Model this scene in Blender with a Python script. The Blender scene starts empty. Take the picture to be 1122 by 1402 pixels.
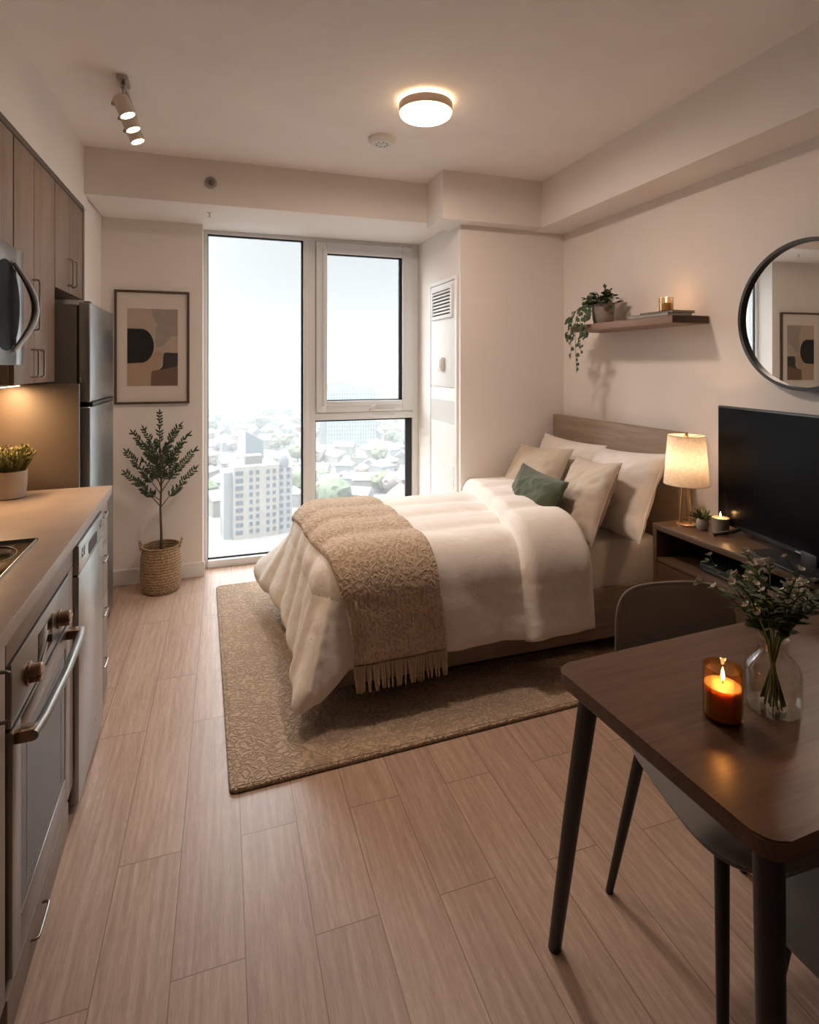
import bpy, bmesh, math, random
from mathutils import Vector, Matrix, Euler, noise
random.seed(7)
S = bpy.context.scene
COL = S.collection
R = math.radians
PI = math.pi
MW = {}

# ---------------------------------------------------------------- mesh helpers
def NB(): return bmesh.new()

def box(bm, x0, y0, z0, x1, y1, z1, bev=0.0, seg=2, mi=0):
    t = bmesh.new()
    bmesh.ops.create_cube(t, size=1)
    for v in t.verts:
        v.co = Vector((x0 + (v.co.x + .5) * (x1 - x0), y0 + (v.co.y + .5) * (y1 - y0), z0 + (v.co.z + .5) * (z1 - z0)))
    if bev > 0:
        bmesh.ops.bevel(t, geom=t.edges[:], offset=bev, segments=seg, affect='EDGES', profile=.5)
    for f in t.faces: f.material_index = mi
    join(bm, t)
    return bm

def join(bm, t, mat=None):
    if mat is not None: t.transform(mat)
    m = {}
    for v in t.verts: m[v] = bm.verts.new(v.co)
    for f in t.faces:
        try:
            g = bm.faces.new([m[v] for v in f.verts]); g.material_index = f.material_index
        except ValueError: pass
    t.free()
    return bm

def lathe(bm, prof, n=40, c=(0, 0, 0), mi=0, sx=1, sy=1):
    """closed solid of revolution through (r, z) points"""
    rings = []
    for r, z in prof:
        if r < 1e-6: rings.append([bm.verts.new((c[0], c[1], c[2] + z))])
        else: rings.append([bm.verts.new((c[0] + sx * r * math.cos(2 * PI * i / n), c[1] + sy * r * math.sin(2 * PI * i / n), c[2] + z)) for i in range(n)])
    for a, b in zip(rings[:-1], rings[1:]):
        for i in range(n):
            j = (i + 1) % n
            if len(a) == 1 and len(b) == 1: continue
            if len(a) == 1: f = bm.faces.new((a[0], b[j], b[i]))
            elif len(b) == 1: f = bm.faces.new((a[i], a[j], b[0]))
            else: f = bm.faces.new((a[i], a[j], b[j], b[i]))
            f.material_index = mi
    return bm

def tube(bm, pts, r, n=10, closed=False, mi=0):
    pts = [Vector(p) for p in pts]
    N = len(pts)
    rs = r if isinstance(r, (list, tuple)) else [r] * N
    up = None; rings = []
    for i, p in enumerate(pts):
        if closed: t = pts[(i + 1) % N] - pts[i - 1]
        else: t = pts[min(i + 1, N - 1)] - pts[max(i - 1, 0)]
        t.normalize()
        if up is None:
            up = Vector((0, 0, 1)) if abs(t.z) < .9 else Vector((1, 0, 0))
        s = t.cross(up)
        if s.length < 1e-5: s = t.cross(Vector((.3, 1, .2)))
        s.normalize(); up = s.cross(t).normalized()
        rings.append([bm.verts.new(p + rs[i] * (s * math.cos(2 * PI * k / n) + up * math.sin(2 * PI * k / n))) for k in range(n)])
    pairs = list(zip(rings[:-1], rings[1:]))
    if closed: pairs.append((rings[-1], rings[0]))
    for a, b in pairs:
        for k in range(n):
            l = (k + 1) % n
            bm.faces.new((a[k], b[k], b[l], a[l])).material_index = mi
    if not closed:
        bm.faces.new(rings[0]).material_index = mi
        bm.faces.new(rings[-1][::-1]).material_index = mi
    return bm

def prism(bm, poly, axis, a, b, mi=0):
    """extrude a 2-D outline along an axis ('x','y','z') from a to b"""
    def P(u, v, w):
        return {'x': (w, u, v), 'y': (u, w, v), 'z': (u, v, w)}[axis]
    A = [bm.verts.new(P(u, v, a)) for u, v in poly]
    B = [bm.verts.new(P(u, v, b)) for u, v in poly]
    n = len(poly)
    for f in [bm.faces.new(A[::-1]), bm.faces.new(B)] + [bm.faces.new((A[i], A[(i + 1) % n], B[(i + 1) % n], B[i])) for i in range(n)]:
        f.material_index = mi
    return bm

def rrect(x0, y0, x1, y1, r, n=6):
    out = []
    for cx, cy, a0 in ((x1 - r, y0 + r, -90), (x1 - r, y1 - r, 0), (x0 + r, y1 - r, 90), (x0 + r, y0 + r, 180)):
        for i in range(n + 1):
            a = R(a0 + 90 * i / n); out.append((cx + r * math.cos(a), cy + r * math.sin(a)))
    return out

def circle(cx, cy, r, n=32): return [(cx + r * math.cos(2 * PI * i / n), cy + r * math.sin(2 * PI * i / n)) for i in range(n)]

def grid_shell(bm, F, G, nu, nv, mi=0):
    """closed shell between surface F(u,v) and G(u,v), u,v in 0..1"""
    A = [[bm.verts.new(F(i / nu, j / nv)) for j in range(nv + 1)] for i in range(nu + 1)]
    Bv = [[bm.verts.new(G(i / nu, j / nv)) for j in range(nv + 1)] for i in range(nu + 1)]
    for i in range(nu):
        for j in range(nv):
            bm.faces.new((A[i][j], A[i + 1][j], A[i + 1][j + 1], A[i][j + 1])).material_index = mi
            bm.faces.new((Bv[i][j], Bv[i][j + 1], Bv[i + 1][j + 1], Bv[i + 1][j])).material_index = mi
    for i in range(nu):
        bm.faces.new((A[i][0], Bv[i][0], Bv[i + 1][0], A[i + 1][0]))
        bm.faces.new((A[i][nv], A[i + 1][nv], Bv[i + 1][nv], Bv[i][nv]))
    for j in range(nv):
        bm.faces.new((A[0][j], A[0][j + 1], Bv[0][j + 1], Bv[0][j]))
        bm.faces.new((A[nu][j], Bv[nu][j], Bv[nu][j + 1], A[nu][j + 1]))
    return bm

def leaf(bm, p, d, up, L, W, fold=.25, curl=.15, mi=0, thick=.0):
    """one leaf: a folded, curved blade"""
    d = Vector(d).normalized(); up = Vector(up)
    s = d.cross(up)
    if s.length < 1e-4: s = d.cross(Vector((.3, .8, .5)))
    s.normalize(); n = s.cross(d).normalized()
    p = Vector(p)
    prof = [(0, .0), (.25, .75), (.55, 1), (.82, .6), (1, 0)]
    mid, le, ri = [], [], []
    for t, w in prof:
        c = p + d * (L * t) - n * (curl * L * t * t)
        mid.append(bm.verts.new(c))
        if 0 < t < 1:
            le.append(bm.verts.new(c + s * (W * w * .5) + n * (fold * W * w * .5)))
            ri.append(bm.verts.new(c - s * (W * w * .5) + n * (fold * W * w * .5)))
    fs = [(mid[0], mid[1], le[0]), (mid[0], ri[0], mid[1])]
    for i in range(2):
        fs += [(mid[i + 1], mid[i + 2], le[i + 1], le[i]), (mid[i + 1], ri[i], ri[i + 1], mid[i + 2])]
    fs += [(mid[3], mid[4], le[2]), (mid[3], ri[2], mid[4])]
    for f in fs: bm.faces.new(f).material_index = mi

# ---------------------------------------------------------------- object helpers
def props(o, label=None, cat=None, group=None, kind=None):
    if label: o['label'] = label
    if cat: o['category'] = cat
    if group: o['group'] = group
    if kind: o['kind'] = kind
    return o

def thing(name, label, cat, loc=(0, 0, 0), rotz=0.0, group=None, kind=None, rot=None):
    o = bpy.data.objects.new(name, None); COL.objects.link(o)
    o.empty_display_size = .05
    o.location = loc; o.rotation_euler = rot if rot else (0, 0, rotz)
    MW[o.name] = Matrix.Translation(loc) @ Euler(o.rotation_euler).to_matrix().to_4x4()
    return props(o, label, cat, group, kind)

def mk(name, bm, mats, smooth=True, ang=35, recalc=True):
    if recalc: bmesh.ops.recalc_face_normals(bm, faces=bm.faces[:])
    me = bpy.data.meshes.new(name); bm.to_mesh(me); bm.free()
    for m in (mats if isinstance(mats, (list, tuple)) else [mats]): me.materials.append(m)
    if smooth:
        me.polygons.foreach_set('use_smooth', [True] * len(me.polygons))
        me.set_sharp_from_angle(angle=R(ang))
    return me

def part(name, bm, mats, parent, label=None, local=False, smooth=True, ang=35, kind=None, recalc=True):
    """a part mesh given in world coordinates (or the thing's own when local)"""
    root = parent
    if not local: bm.transform(MW[root.name].inverted())
    o = bpy.data.objects.new(name, mk(name, bm, mats, smooth, ang, recalc)); COL.objects.link(o)
    o.parent = parent
    MW[o.name] = MW[root.name]
    return props(o, label, None, None, kind)

def solo(name, bm, mats, label, cat, loc=None, group=None, kind=None, smooth=True, ang=35, recalc=True):
    """a thing that is one mesh; bm in world coordinates, origin moved to loc"""
    loc = Vector(loc or (0, 0, 0))
    bm.transform(Matrix.Translation(-loc))
    o = bpy.data.objects.new(name, mk(name, bm, mats, smooth, ang, recalc)); COL.objects.link(o)
    o.location = loc; MW[o.name] = Matrix.Translation(loc)
    return props(o, label, cat, group, kind)

def struct(name, bm, mats, label, cat, smooth=False):
    return solo(name, bm, mats, label, cat, kind='structure', smooth=smooth)

def copy_tree(o, parent=None):
    c = o.copy(); COL.objects.link(c)
    if parent: c.parent = parent
    MW[c.name] = MW[o.name]
    for ch in list(o.children): copy_tree(ch, c)
    return c

# ---------------------------------------------------------------- materials
def srgb(r, g, b):
    f = lambda c: (c / 255 / 12.92) if c / 255 <= .04045 else ((c / 255 + .055) / 1.055) ** 2.4
    return (f(r), f(g), f(b))

def mat(name, col=(.5, .5, .5), rough=.6, metal=0., spec=.5, sheen=0., sub=0.):
    m = bpy.data.materials.new(name); m.use_nodes = True
    b = m.node_tree.nodes['Principled BSDF']
    b.inputs['Base Color'].default_value = (*col, 1); b.inputs['Roughness'].default_value = rough
    b.inputs['Metallic'].default_value = metal; b.inputs['Specular IOR Level'].default_value = spec
    b.inputs['Sheen Weight'].default_value = sheen
    return m

def N(m, t, **kw):
    n = m.node_tree.nodes.new(t)
    for k, v in kw.items():
        if k in n.inputs: n.inputs[k].default_value = v
        else: setattr(n, k, v)
    return n
def L(m, a, b): m.node_tree.links.new(a, b)
def BSDF(m): return m.node_tree.nodes['Principled BSDF']

def coords(m, scale=(1, 1, 1), rot=(0, 0, 0), kind='Object', loc=(0, 0, 0)):
    tc = N(m, 'ShaderNodeTexCoord'); mp = N(m, 'ShaderNodeMapping')
    mp.inputs['Scale'].default_value = scale; mp.inputs['Rotation'].default_value = rot; mp.inputs['Location'].default_value = loc
    L(m, tc.outputs[kind], mp.inputs['Vector'])
    return mp.outputs['Vector']

def ramp(m, fac, stops):
    r = N(m, 'ShaderNodeValToRGB')
    e = r.color_ramp.elements
    while len(e) < len(stops): e.new(.5)
    for x, (p, c) in zip(e, stops): x.position = p; x.color = (*c, 1)
    L(m, fac, r.inputs['Fac'])
    return r.outputs['Color']

def bump(m, h, strength=.3, dist=.01):
    b = N(m, 'ShaderNodeBump', Strength=strength, Distance=dist)
    L(m, h, b.inputs['Height']); L(m, b.outputs['Normal'], BSDF(m).inputs['Normal'])
    return b

def noisy(name, col, rough=.6, var=.08, scale=8, bs=0., bd=.002, bscale=None, stretch=(1, 1, 1), **kw):
    """plain material with slight tone variation and fine bump"""
    m = mat(name, col, rough, **kw)
    v = coords(m, stretch)
    n = N(m, 'ShaderNodeTexNoise', Scale=scale, Detail=4.); L(m, v, n.inputs['Vector'])
    lo = tuple(c * (1 - var) for c in col); hi = tuple(min(1, c * (1 + var)) for c in col)
    L(m, ramp(m, n.outputs['Fac'], [(.3, lo), (.7, hi)]), BSDF(m).inputs['Base Color'])
    if bs:
        b = N(m, 'ShaderNodeTexNoise', Scale=bscale or scale * 8, Detail=2.); L(m, v, b.inputs['Vector'])
        bump(m, b.outputs['Fac'], bs, bd)
    return m

def wood(name, dark, light, grain='y', rough=.45, scale=1., bs=.08, spec=.4):
    m = mat(name, light, rough, spec=spec)
    st = {'x': (.06, 1, 1), 'y': (1, .06, 1), 'z': (1, 1, .06)}[grain]
    v = coords(m, tuple(s * 28 * scale for s in st))
    n = N(m, 'ShaderNodeTexNoise', Scale=1., Detail=6., Roughness=.65, Distortion=.6); L(m, v, n.inputs['Vector'])
    v2 = coords(m, tuple(s * 140 * scale for s in st))
    n2 = N(m, 'ShaderNodeTexNoise', Scale=1., Detail=3.); L(m, v2, n2.inputs['Vector'])
    mx = N(m, 'ShaderNodeMath', operation='MULTIPLY_ADD'); L(m, n2.outputs['Fac'], mx.inputs[0]); mx.inputs[1].default_value = .45; 
    sc = N(m, 'ShaderNodeMath', operation='MULTIPLY'); L(m, n.outputs['Fac'], sc.inputs[0]); sc.inputs[1].default_value = .6
    L(m, sc.outputs[0], mx.inputs[2])
    L(m, ramp(m, mx.outputs[0], [(.36, dark), (.66, light)]), BSDF(m).inputs['Base Color'])
    bump(m, mx.outputs[0], bs, .002)
    return m

def emit(name, col, strength):
    m = bpy.data.materials.new(name); m.use_nodes = True
    nt = m.node_tree; nt.nodes.remove(nt.nodes['Principled BSDF'])
    e = N(m, 'ShaderNodeEmission', Strength=strength); e.inputs['Color'].default_value = (*col, 1)
    L(m, e.outputs[0], nt.nodes['Material Output'].inputs['Surface'])
    return m

def clear(name, tint=(1, 1, 1), fac=.08, rough=.0):
    """thin clear glass: light passes straight, a share is mirrored by Fresnel"""
    m = bpy.data.materials.new(name); m.use_nodes = True
    nt = m.node_tree; nt.nodes.remove(nt.nodes['Principled BSDF'])
    t = N(m, 'ShaderNodeBsdfTransparent'); t.inputs['Color'].default_value = (*tint, 1)
    g = N(m, 'ShaderNodeBsdfGlossy', Roughness=rough)
    lw = N(m, 'ShaderNodeFresnel', IOR=1.45)
    mul = N(m, 'ShaderNodeMath', operation='MULTIPLY'); L(m, lw.outputs[0], mul.inputs[0]); mul.inputs[1].default_value = fac * 12
    mx = N(m, 'ShaderNodeMixShader'); L(m, mul.outputs[0], mx.inputs[0]); L(m, t.outputs[0], mx.inputs[1]); L(m, g.outputs[0], mx.inputs[2])
    L(m, mx.outputs[0], nt.nodes['Material Output'].inputs['Surface'])
    return m

WALL = noisy('wall_paint', (.81, .757, .715), .92, .015, 3, .06, .001, 260)
WHITE = noisy('white_paint', (.76, .755, .745), .6, .01, 4)
CEIL = noisy('ceiling_paint', (.88, .825, .79), .95, .02, 5, .35, .004, 160)
FRAMEM = noisy('window_aluminium', (.74, .745, .74), .45, .02, 4)
GASKET = mat('black_gasket', (.012, .013, .015), .5)
PANE = clear('window_glass', (.97, .985, .985), .05)
# vinyl plank floor
FLOOR = mat('plank_floor', (.4, .3, .23), .36, spec=.45)
def floor_nodes(m):
    v = coords(m, (1, 1, 1), (0, 0, R(90)), loc=(.4, -.05, 0))
    br = N(m, 'ShaderNodeTexBrick', offset=.37, offset_frequency=2, squash=1.)
    br.inputs['Scale'].default_value = 1.; br.inputs['Brick Width'].default_value = .98; br.inputs['Row Height'].default_value = .165
    br.inputs['Mortar Size'].default_value = .0016; br.inputs['Mortar Smooth'].default_value = .2
    br.inputs['Color1'].default_value = (0, 0, 0, 1); br.inputs['Color2'].default_value = (1, 1, 1, 1); br.inputs['Mortar'].default_value = (.5, .5, .5, 1)
    L(m, v, br.inputs['Vector'])
    # grain offset by plank
    ad = N(m, 'ShaderNodeVectorMath', operation='MULTIPLY_ADD'); L(m, br.outputs['Color'], ad.inputs[0]); ad.inputs[1].default_value = (7, 3, 5); L(m, v, ad.inputs[2])
    mp = N(m, 'ShaderNodeMapping'); mp.inputs['Scale'].default_value = (3.0, 46, 46); L(m, ad.outputs[0], mp.inputs['Vector'])
    n = N(m, 'ShaderNodeTexNoise', Scale=1., Detail=7., Roughness=.62, Distortion=1.2); L(m, mp.outputs[0], n.inputs['Vector'])
    wv = N(m, 'ShaderNodeTexWave', wave_type='BANDS', bands_direction='Y', Scale=.55, Distortion=9., Detail=3.); wv.inputs['Detail Scale'].default_value = .8
    mp2 = N(m, 'ShaderNodeMapping'); mp2.inputs['Scale'].default_value = (1.6, 22, 22); L(m, ad.outputs[0], mp2.inputs['Vector']); L(m, mp2.outputs[0], wv.inputs['Vector'])
    mix = N(m, 'ShaderNodeMath', operation='MULTIPLY_ADD'); L(m, wv.outputs['Fac'], mix.inputs[0]); mix.inputs[1].default_value = .10; L(m, n.outputs['Fac'], mix.inputs[2])
    grain = ramp(m, mix.outputs[0], [(.36, (.385, .268, .21)), (.55, (.45, .32, .255)), (.74, (.52, .385, .315))])
    tone = N(m, 'ShaderNodeMix', data_type='RGBA', blend_type='MULTIPLY'); tone.inputs[0].default_value = 1.
    L(m, grain, tone.inputs['A']); L(m, ramp(m, br.outputs['Color'], [(0, (.93, .93, .93)), (1, (1.03, 1.02, 1.0))]), tone.inputs['B'])
    tone2 = N(m, 'ShaderNodeMix', data_type='RGBA', blend_type='MULTIPLY'); tone2.inputs[0].default_value = 1.; L(m, tone.outputs['Result'], tone2.inputs['A'])
    gap = N(m, 'ShaderNodeMix', data_type='RGBA'); L(m, br.outputs['Fac'], gap.inputs[0]); L(m, tone2.outputs['Result'], gap.inputs['A']); gap.inputs['B'].default_value = (.22, .145, .105, 1)
    L(m, gap.outputs['Result'], BSDF(m).inputs['Base Color'])
    mp3 = N(m, 'ShaderNodeMapping'); mp3.inputs['Scale'].default_value = (14, 190, 190); L(m, ad.outputs[0], mp3.inputs['Vector'])
    n3 = N(m, 'ShaderNodeTexNoise', Scale=1., Detail=2., Distortion=2.); L(m, mp3.outputs[0], n3.inputs['Vector'])
    L(m, ramp(m, n3.outputs['Fac'], [(.42, (.90, .89, .88)), (.62, (1.06, 1.05, 1.04))]), tone2.inputs['B'])
    inv = N(m, 'ShaderNodeMath', operation='MULTIPLY_ADD'); L(m, br.outputs['Fac'], inv.inputs[0]); inv.inputs[1].default_value = -1.2; L(m, mix.outputs[0], inv.inputs[2])
    bump(m, inv.outputs[0], .12, .003)
floor_nodes(FLOOR)

CAB = wood('taupe_cabinet_wood', (.20, .145, .112), (.29, .215, .17), 'z', .5, 1.)
CABH = wood('taupe_panel_wood', (.20, .155, .125), (.28, .22, .18), 'y', .5, 1.)
CABDARK = noisy('cabinet_edge', (.12, .095, .08), .6)
GABLE = noisy('brown_end_panel', (.105, .08, .06), .5, .05, 6)
COUNTER = mat('speckled_countertop', (.4, .32, .26), .38)
def counter_nodes(m):
    v = coords(m)
    a = N(m, 'ShaderNodeTexNoise', Scale=420., Detail=2.); L(m, v, a.inputs['Vector'])
    b = N(m, 'ShaderNodeTexNoise', Scale=9., Detail=3.); L(m, v, b.inputs['Vector'])
    ad = N(m, 'ShaderNodeMath', operation='MULTIPLY_ADD'); L(m, b.outputs['Fac'], ad.inputs[0]); ad.inputs[1].default_value = .35; L(m, a.outputs['Fac'], ad.inputs[2])
    L(m, ramp(m, ad.outputs[0], [(.5, (.26, .20, .158)), (.68, (.345, .27, .218)), (.85, (.42, .34, .28))]), BSDF(m).inputs['Base Color'])
counter_nodes(COUNTER)
STEEL = noisy('brushed_steel', (.38, .38, .38), .3, .06, 3, .04, .001, 60, (1, 1, .02), metal=1.)
STEELD = noisy('dark_steel', (.18, .175, .17), .4, .05, 3, metal=1.)
NICKEL = mat('brushed_nickel', (.42, .39, .36), .28, 1.)
NICKELD = mat('dark_nickel', (.24, .22, .20), .38, 1.)
BRONZE = mat('bronze_knob', (.30, .20, .13), .3, 1.)
BRASS = mat('brass', (.62, .43, .22), .3, 1.)
BLACKGLASS = mat('black_glass', (.012, .012, .013), .08, spec=.5)
OVENGLASS = mat('oven_glass', (.020, .017, .015), .12, spec=.06)
MWGLASS = mat('microwave_glass', (.008, .008, .009), .5, spec=.06)
RIMM = mat('champagne_rim', (.80, .66, .52), .6)
STEELO = noisy('dimmed_oven_steel', (.27, .255, .24), .34, .06, 3, metal=1.)  # darker copy of the steel, its dim reflections put into the colour
BLACKP = mat('black_plastic', (.014, .014, .015), .4)
BLACKM = noisy('black_metal', (.014, .013, .013), .42, .1, 20)
SCREEN = mat('tv_screen', (.004, .004, .005), .24, spec=.05)
FRIDGESIDE = noisy('fridge_side', (.085, .072, .062), .5, .04, 5)
WALNUT = wood('walnut_table', (.088, .047, .028), (.155, .088, .054), 'x', .33, 1.1, .06, spec=.35)
STANDW = wood('stand_wood', (.062, .034, .019), (.108, .062, .036), 'y', .4, 1.1)
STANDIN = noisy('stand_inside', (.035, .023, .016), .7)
SHELFW = wood('shelf_wood', (.20, .125, .085), (.30, .20, .145), 'y', .5, 1.1)
OAKBED = wood('grey_oak', (.25, .185, .135), (.37, .285, .215), 'y', .55, 1.)
OAKBEDX = wood('grey_oak_rail', (.25, .185, .135), (.37, .285, .215), 'x', .55, 1.)

def fabric(name, col, scale=500, bs=.25, var=.06, rough=.95, sheen=.2, wr=0.):
    m = mat(name, col, rough, spec=.2, sheen=sheen)
    v = coords(m)
    n = N(m, 'ShaderNodeTexNoise', Scale=12., Detail=4.); L(m, v, n.inputs['Vector'])
    n2 = N(m, 'ShaderNodeTexNoise', Scale=float(scale), Detail=1.); L(m, v, n2.inputs['Vector'])
    ad = N(m, 'ShaderNodeMath', operation='MULTIPLY_ADD'); L(m, n.outputs['Fac'], ad.inputs[0]); ad.inputs[1].default_value = .4
    sc = N(m, 'ShaderNodeMath', operation='MULTIPLY'); L(m, n2.outputs['Fac'], sc.inputs[0]); sc.inputs[1].default_value = .6; L(m, sc.outputs[0], ad.inputs[2])
    lo = tuple(c * (1 - var) for c in col); hi = tuple(c * (1 + var) for c in col)
    L(m, ramp(m, ad.outputs[0], [(.35, lo), (.65, hi)]), BSDF(m).inputs['Base Color'])
    h = n2.outputs['Fac']
    if wr:
        w = N(m, 'ShaderNodeTexNoise', Scale=14., Detail=5., Distortion=1.5, Roughness=.55); L(m, v, w.inputs['Vector'])
        a2 = N(m, 'ShaderNodeMath', operation='MULTIPLY_ADD'); L(m, w.outputs['Fac'], a2.inputs[0]); a2.inputs[1].default_value = wr; L(m, h, a2.inputs[2]); h = a2.outputs[0]
    bump(m, h, bs, .002)
    return m
DUVET = fabric('white_duvet_cotton', (.76, .71, .665), 700, .22, .02, wr=9.)
SHEET = fabric('white_sheet', (.74, .685, .635), 700, .15, .02, wr=5.)
PILLOWW = fabric('white_pillow_cotton', (.75, .695, .645), 700, .2, .02, wr=7.)
LINEN = fabric('beige_linen', (.52, .435, .35), 420, .35, .08, wr=3.)
GREENF = fabric('green_cushion_fabric', (.060, .070, .040), 500, .4, .12, wr=2., sheen=.3)
CHAIRF = fabric('brown_grey_upholstery', (.235, .20, .172), 650, .4, .14, sheen=.15)
CHAIRP = fabric('grey_piping', (.26, .23, .20), 650, .3, .1)
BASKET = mat('woven_basket', (.36, .24, .13), .85)
def weave_nodes(m, s1=60., c0=(.22, .135, .065), c1=(.47, .33, .19)):
    v = coords(m)
    w = N(m, 'ShaderNodeTexWave', wave_type='BANDS', bands_direction='Z', Scale=s1 / 6., Distortion=6., Detail=3.); w.inputs['Detail Scale'].default_value = 6.; L(m, v, w.inputs['Vector'])
    L(m, ramp(m, w.outputs['Fac'], [(.1, c0), (.7, c1)]), BSDF(m).inputs['Base Color']); bump(m, w.outputs['Fac'], .8, .006)
weave_nodes(BASKET, 110.)
def knit(name, col, sc=12., k=7., bs=.9, dist=.006, stretch=(1, 1, 1)):
    """looped pile: winding ridges that follow the contours of a smooth noise"""
    m = mat(name, col, .95, spec=.15, sheen=.2)
    v = coords(m, stretch)
    n = N(m, 'ShaderNodeTexNoise', Scale=sc, Detail=.6, Roughness=.5, Distortion=.4); L(m, v, n.inputs['Vector'])
    a = N(m, 'ShaderNodeMath', operation='MULTIPLY'); L(m, n.outputs['Fac'], a.inputs[0]); a.inputs[1].default_value = k * 2 * PI
    sn = N(m, 'ShaderNodeMath', operation='SINE'); L(m, a.outputs[0], sn.inputs[0])
    h = N(m, 'ShaderNodeMath', operation='MULTIPLY_ADD'); L(m, sn.outputs[0], h.inputs[0]); h.inputs[1].default_value = .5; h.inputs[2].default_value = .5
    f = N(m, 'ShaderNodeTexNoise', Scale=320., Detail=1.); L(m, v, f.inputs['Vector'])
    h2 = N(m, 'ShaderNodeMath', operation='MULTIPLY_ADD'); L(m, f.outputs['Fac'], h2.inputs[0]); h2.inputs[1].default_value = .25; L(m, h.outputs[0], h2.inputs[2])
    lo = tuple(c * .76 for c in col); hi = tuple(c * 1.06 for c in col)
    L(m, ramp(m, h2.outputs[0], [(.08, lo), (.6, hi)]), BSDF(m).inputs['Base Color'])
    bump(m, h2.outputs[0], bs, dist)
    return m
RUG = knit('looped_rug', (.46, .34, .243), 38., 4.2, 1., .005)
THROW = knit('knit_throw', (.49, .38, .28), 44., 2.8, .75, .004, (1.3, .75, 1))
FRINGE = fabric('throw_yarn', (.42, .32, .22), 300, .4, .12)
LEAFD = noisy('leaf_dark_green', (.034, .060, .023), .5, .35, 30)
LEAFM = noisy('leaf_mid_green', (.085, .115, .045), .5, .35, 40)
LEAFO = noisy('leaf_olive_green', (.12, .12, .035), .55, .4, 60)
BARK = noisy('bark', (.085, .055, .038), .8, .2, 40)
SOIL = noisy('soil', (.03, .02, .014), .95, .3, 60)
CERAM = noisy('cream_pot', (.42, .36, .30), .7, .08, 12)
STONE = noisy('grey_stone', (.28, .245, .215), .85, .12, 40, .3, .002, 200)
CONCR = noisy('grey_concrete', (.23, .195, .16), .8, .12, 60)
WAX = noisy('cream_wax', (.62, .46, .28), .5, .04, 20)
AMBERWAX = noisy('amber_wax', (.58, .40, .24), .5, .05, 20)
BSDF(AMBERWAX).inputs['Subsurface Weight'].default_value = 1.; BSDF(AMBERWAX).inputs['Subsurface Radius'].default_value = (1., .6, .35); BSDF(AMBERWAX).inputs['Subsurface Scale'].default_value = .035
GLASS = clear('clear_glass', (.992, .992, .99), .025)
AMBER = clear('amber_glass', (.88, .70, .48), .04)
SMOKE = clear('pale_amber_glass', (.96, .88, .76), .03)
WATER = clear('vase_water', (.975, .975, .93), .02)
FLAME = emit('candle_flame', (1., .62, .22), 14.)
DIFF = emit('lamp_diffuser', (1., .76, .50), 4.5)
HALO = emit('halo_glow', (1., .72, .46), 6.)
BULB = emit('spot_lamp', (1., .74, .45), 22.)
STRIPE = emit('undershelf_lamp', (1., .62, .30), 9.)
PETAL = noisy('white_petal', (.78, .70, .62), .7, .08, 60)
ARTM = [noisy('print_' + n, c, .8, .04, 20) for n, c in (('ground', (.44, .355, .28)), ('black', (.016, .015, .015)), ('stone', (.33, .28, .24)), ('sand', (.40, .29, .20)), ('brown', (.165, .105, .07)), ('charcoal', (.05, .042, .04)))]
MATB = noisy('mat_board', (.68, .61, .55), .9, .01, 4)
PFRAME = wood('frame_wood', (.06, .04, .028), (.10, .068, .046), 'z', .5)
MIRROR = mat('mirror_glass', (.86, .87, .86), .01, 1.)
BOOKA = noisy('book_grey', (.33, .31, .29), .7); BOOKB = noisy('book_taupe', (.24, .20, .17), .7); PAPER = noisy('book_pages', (.62, .56, .48), .9, .06, 200)
PLASTW = mat('white_plastic', (.72, .69, .65), .45)
# ================================================================= ROOM
ZC = 2.614; XR = 2.222; XLW = -1.06; YR = 3.306; YB = 3.979; YW = 4.158; YBACK = -4.2
b = NB(); box(b, XLW - .1, YBACK - .1, -.12, XR + .1, YW + .12, 0)
struct('floor', b, FLOOR, 'light oak plank floor running from the dining table to the window', 'floor')
b = NB(); box(b, XLW - .1, YBACK - .1, ZC, XR + .1, YW + .12, ZC + .12)
struct('ceiling', b, CEIL, 'off-white textured ceiling carrying the round lamp and the spot track', 'ceiling')
b = NB(); box(b, XLW - .1, YBACK - .1, 0, XLW, 3.52, ZC)
struct('wall_left', b, WALL, 'beige wall behind the kitchen cabinets on the left', 'wall')
b = NB(); box(b, XLW - .1, 3.53, 0, -.736, YW + .12, ZC); box(b, -.736, YB, 0, -.132, YW + .12, ZC)
struct('wall_back', b, WALL, 'beige wall with the framed print, left of the tall window', 'wall')
b = NB(); box(b, XR, YBACK - .1, 0, XR + .1, YR, ZC)
struct('wall_right', b, WALL, 'long beige wall with shelf and round mirror on the right', 'wall')
b = NB(); box(b, 1.45, YR, 0, XR + .1, YW + .12, ZC)
struct('wall_closet', b, WALL, 'beige boxed-out wall between window and bed headboard', 'wall')
b = NB(); box(b, XLW, YBACK - .1, 0, XR, YBACK, ZC)
struct('wall_front', b, WALL, 'plain beige wall closing the room at the dining end', 'wall')
b = NB(); box(b, XLW + .001, YBACK, 2.275, -.727, 3.529, ZC)
struct('ceiling_bulkhead', b, WALL, 'beige bulkhead between the upper kitchen cabinets and the ceiling', 'bulkhead')
b = NB(); box(b, -.727, 3.478, 2.352, 1.282, YB, ZC); box(b, -.132, YB, 2.352, 1.45, YW + .12, ZC); box(b, 1.282, YR, 2.352, 1.45, YB, ZC)
struct('ceiling_soffit', b, WALL, 'long dropped soffit above the window with a round nozzle in it', 'soffit')
b = NB(); box(b, 1.282, 3.196, 2.315, 1.979, YR, ZC); box(b, 1.282, YR - .001, 2.315, 1.45, 3.478, 2.352)
struct('ceiling_soffit', b, WALL, 'short dropped soffit over the boxed-out wall beside the beam', 'soffit')
b = NB(); box(b, 1.979, YBACK, 2.309, XR, YR, ZC)
struct('ceiling_beam', b, WALL, 'long dropped beam along the top of the right wall', 'beam')
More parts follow.
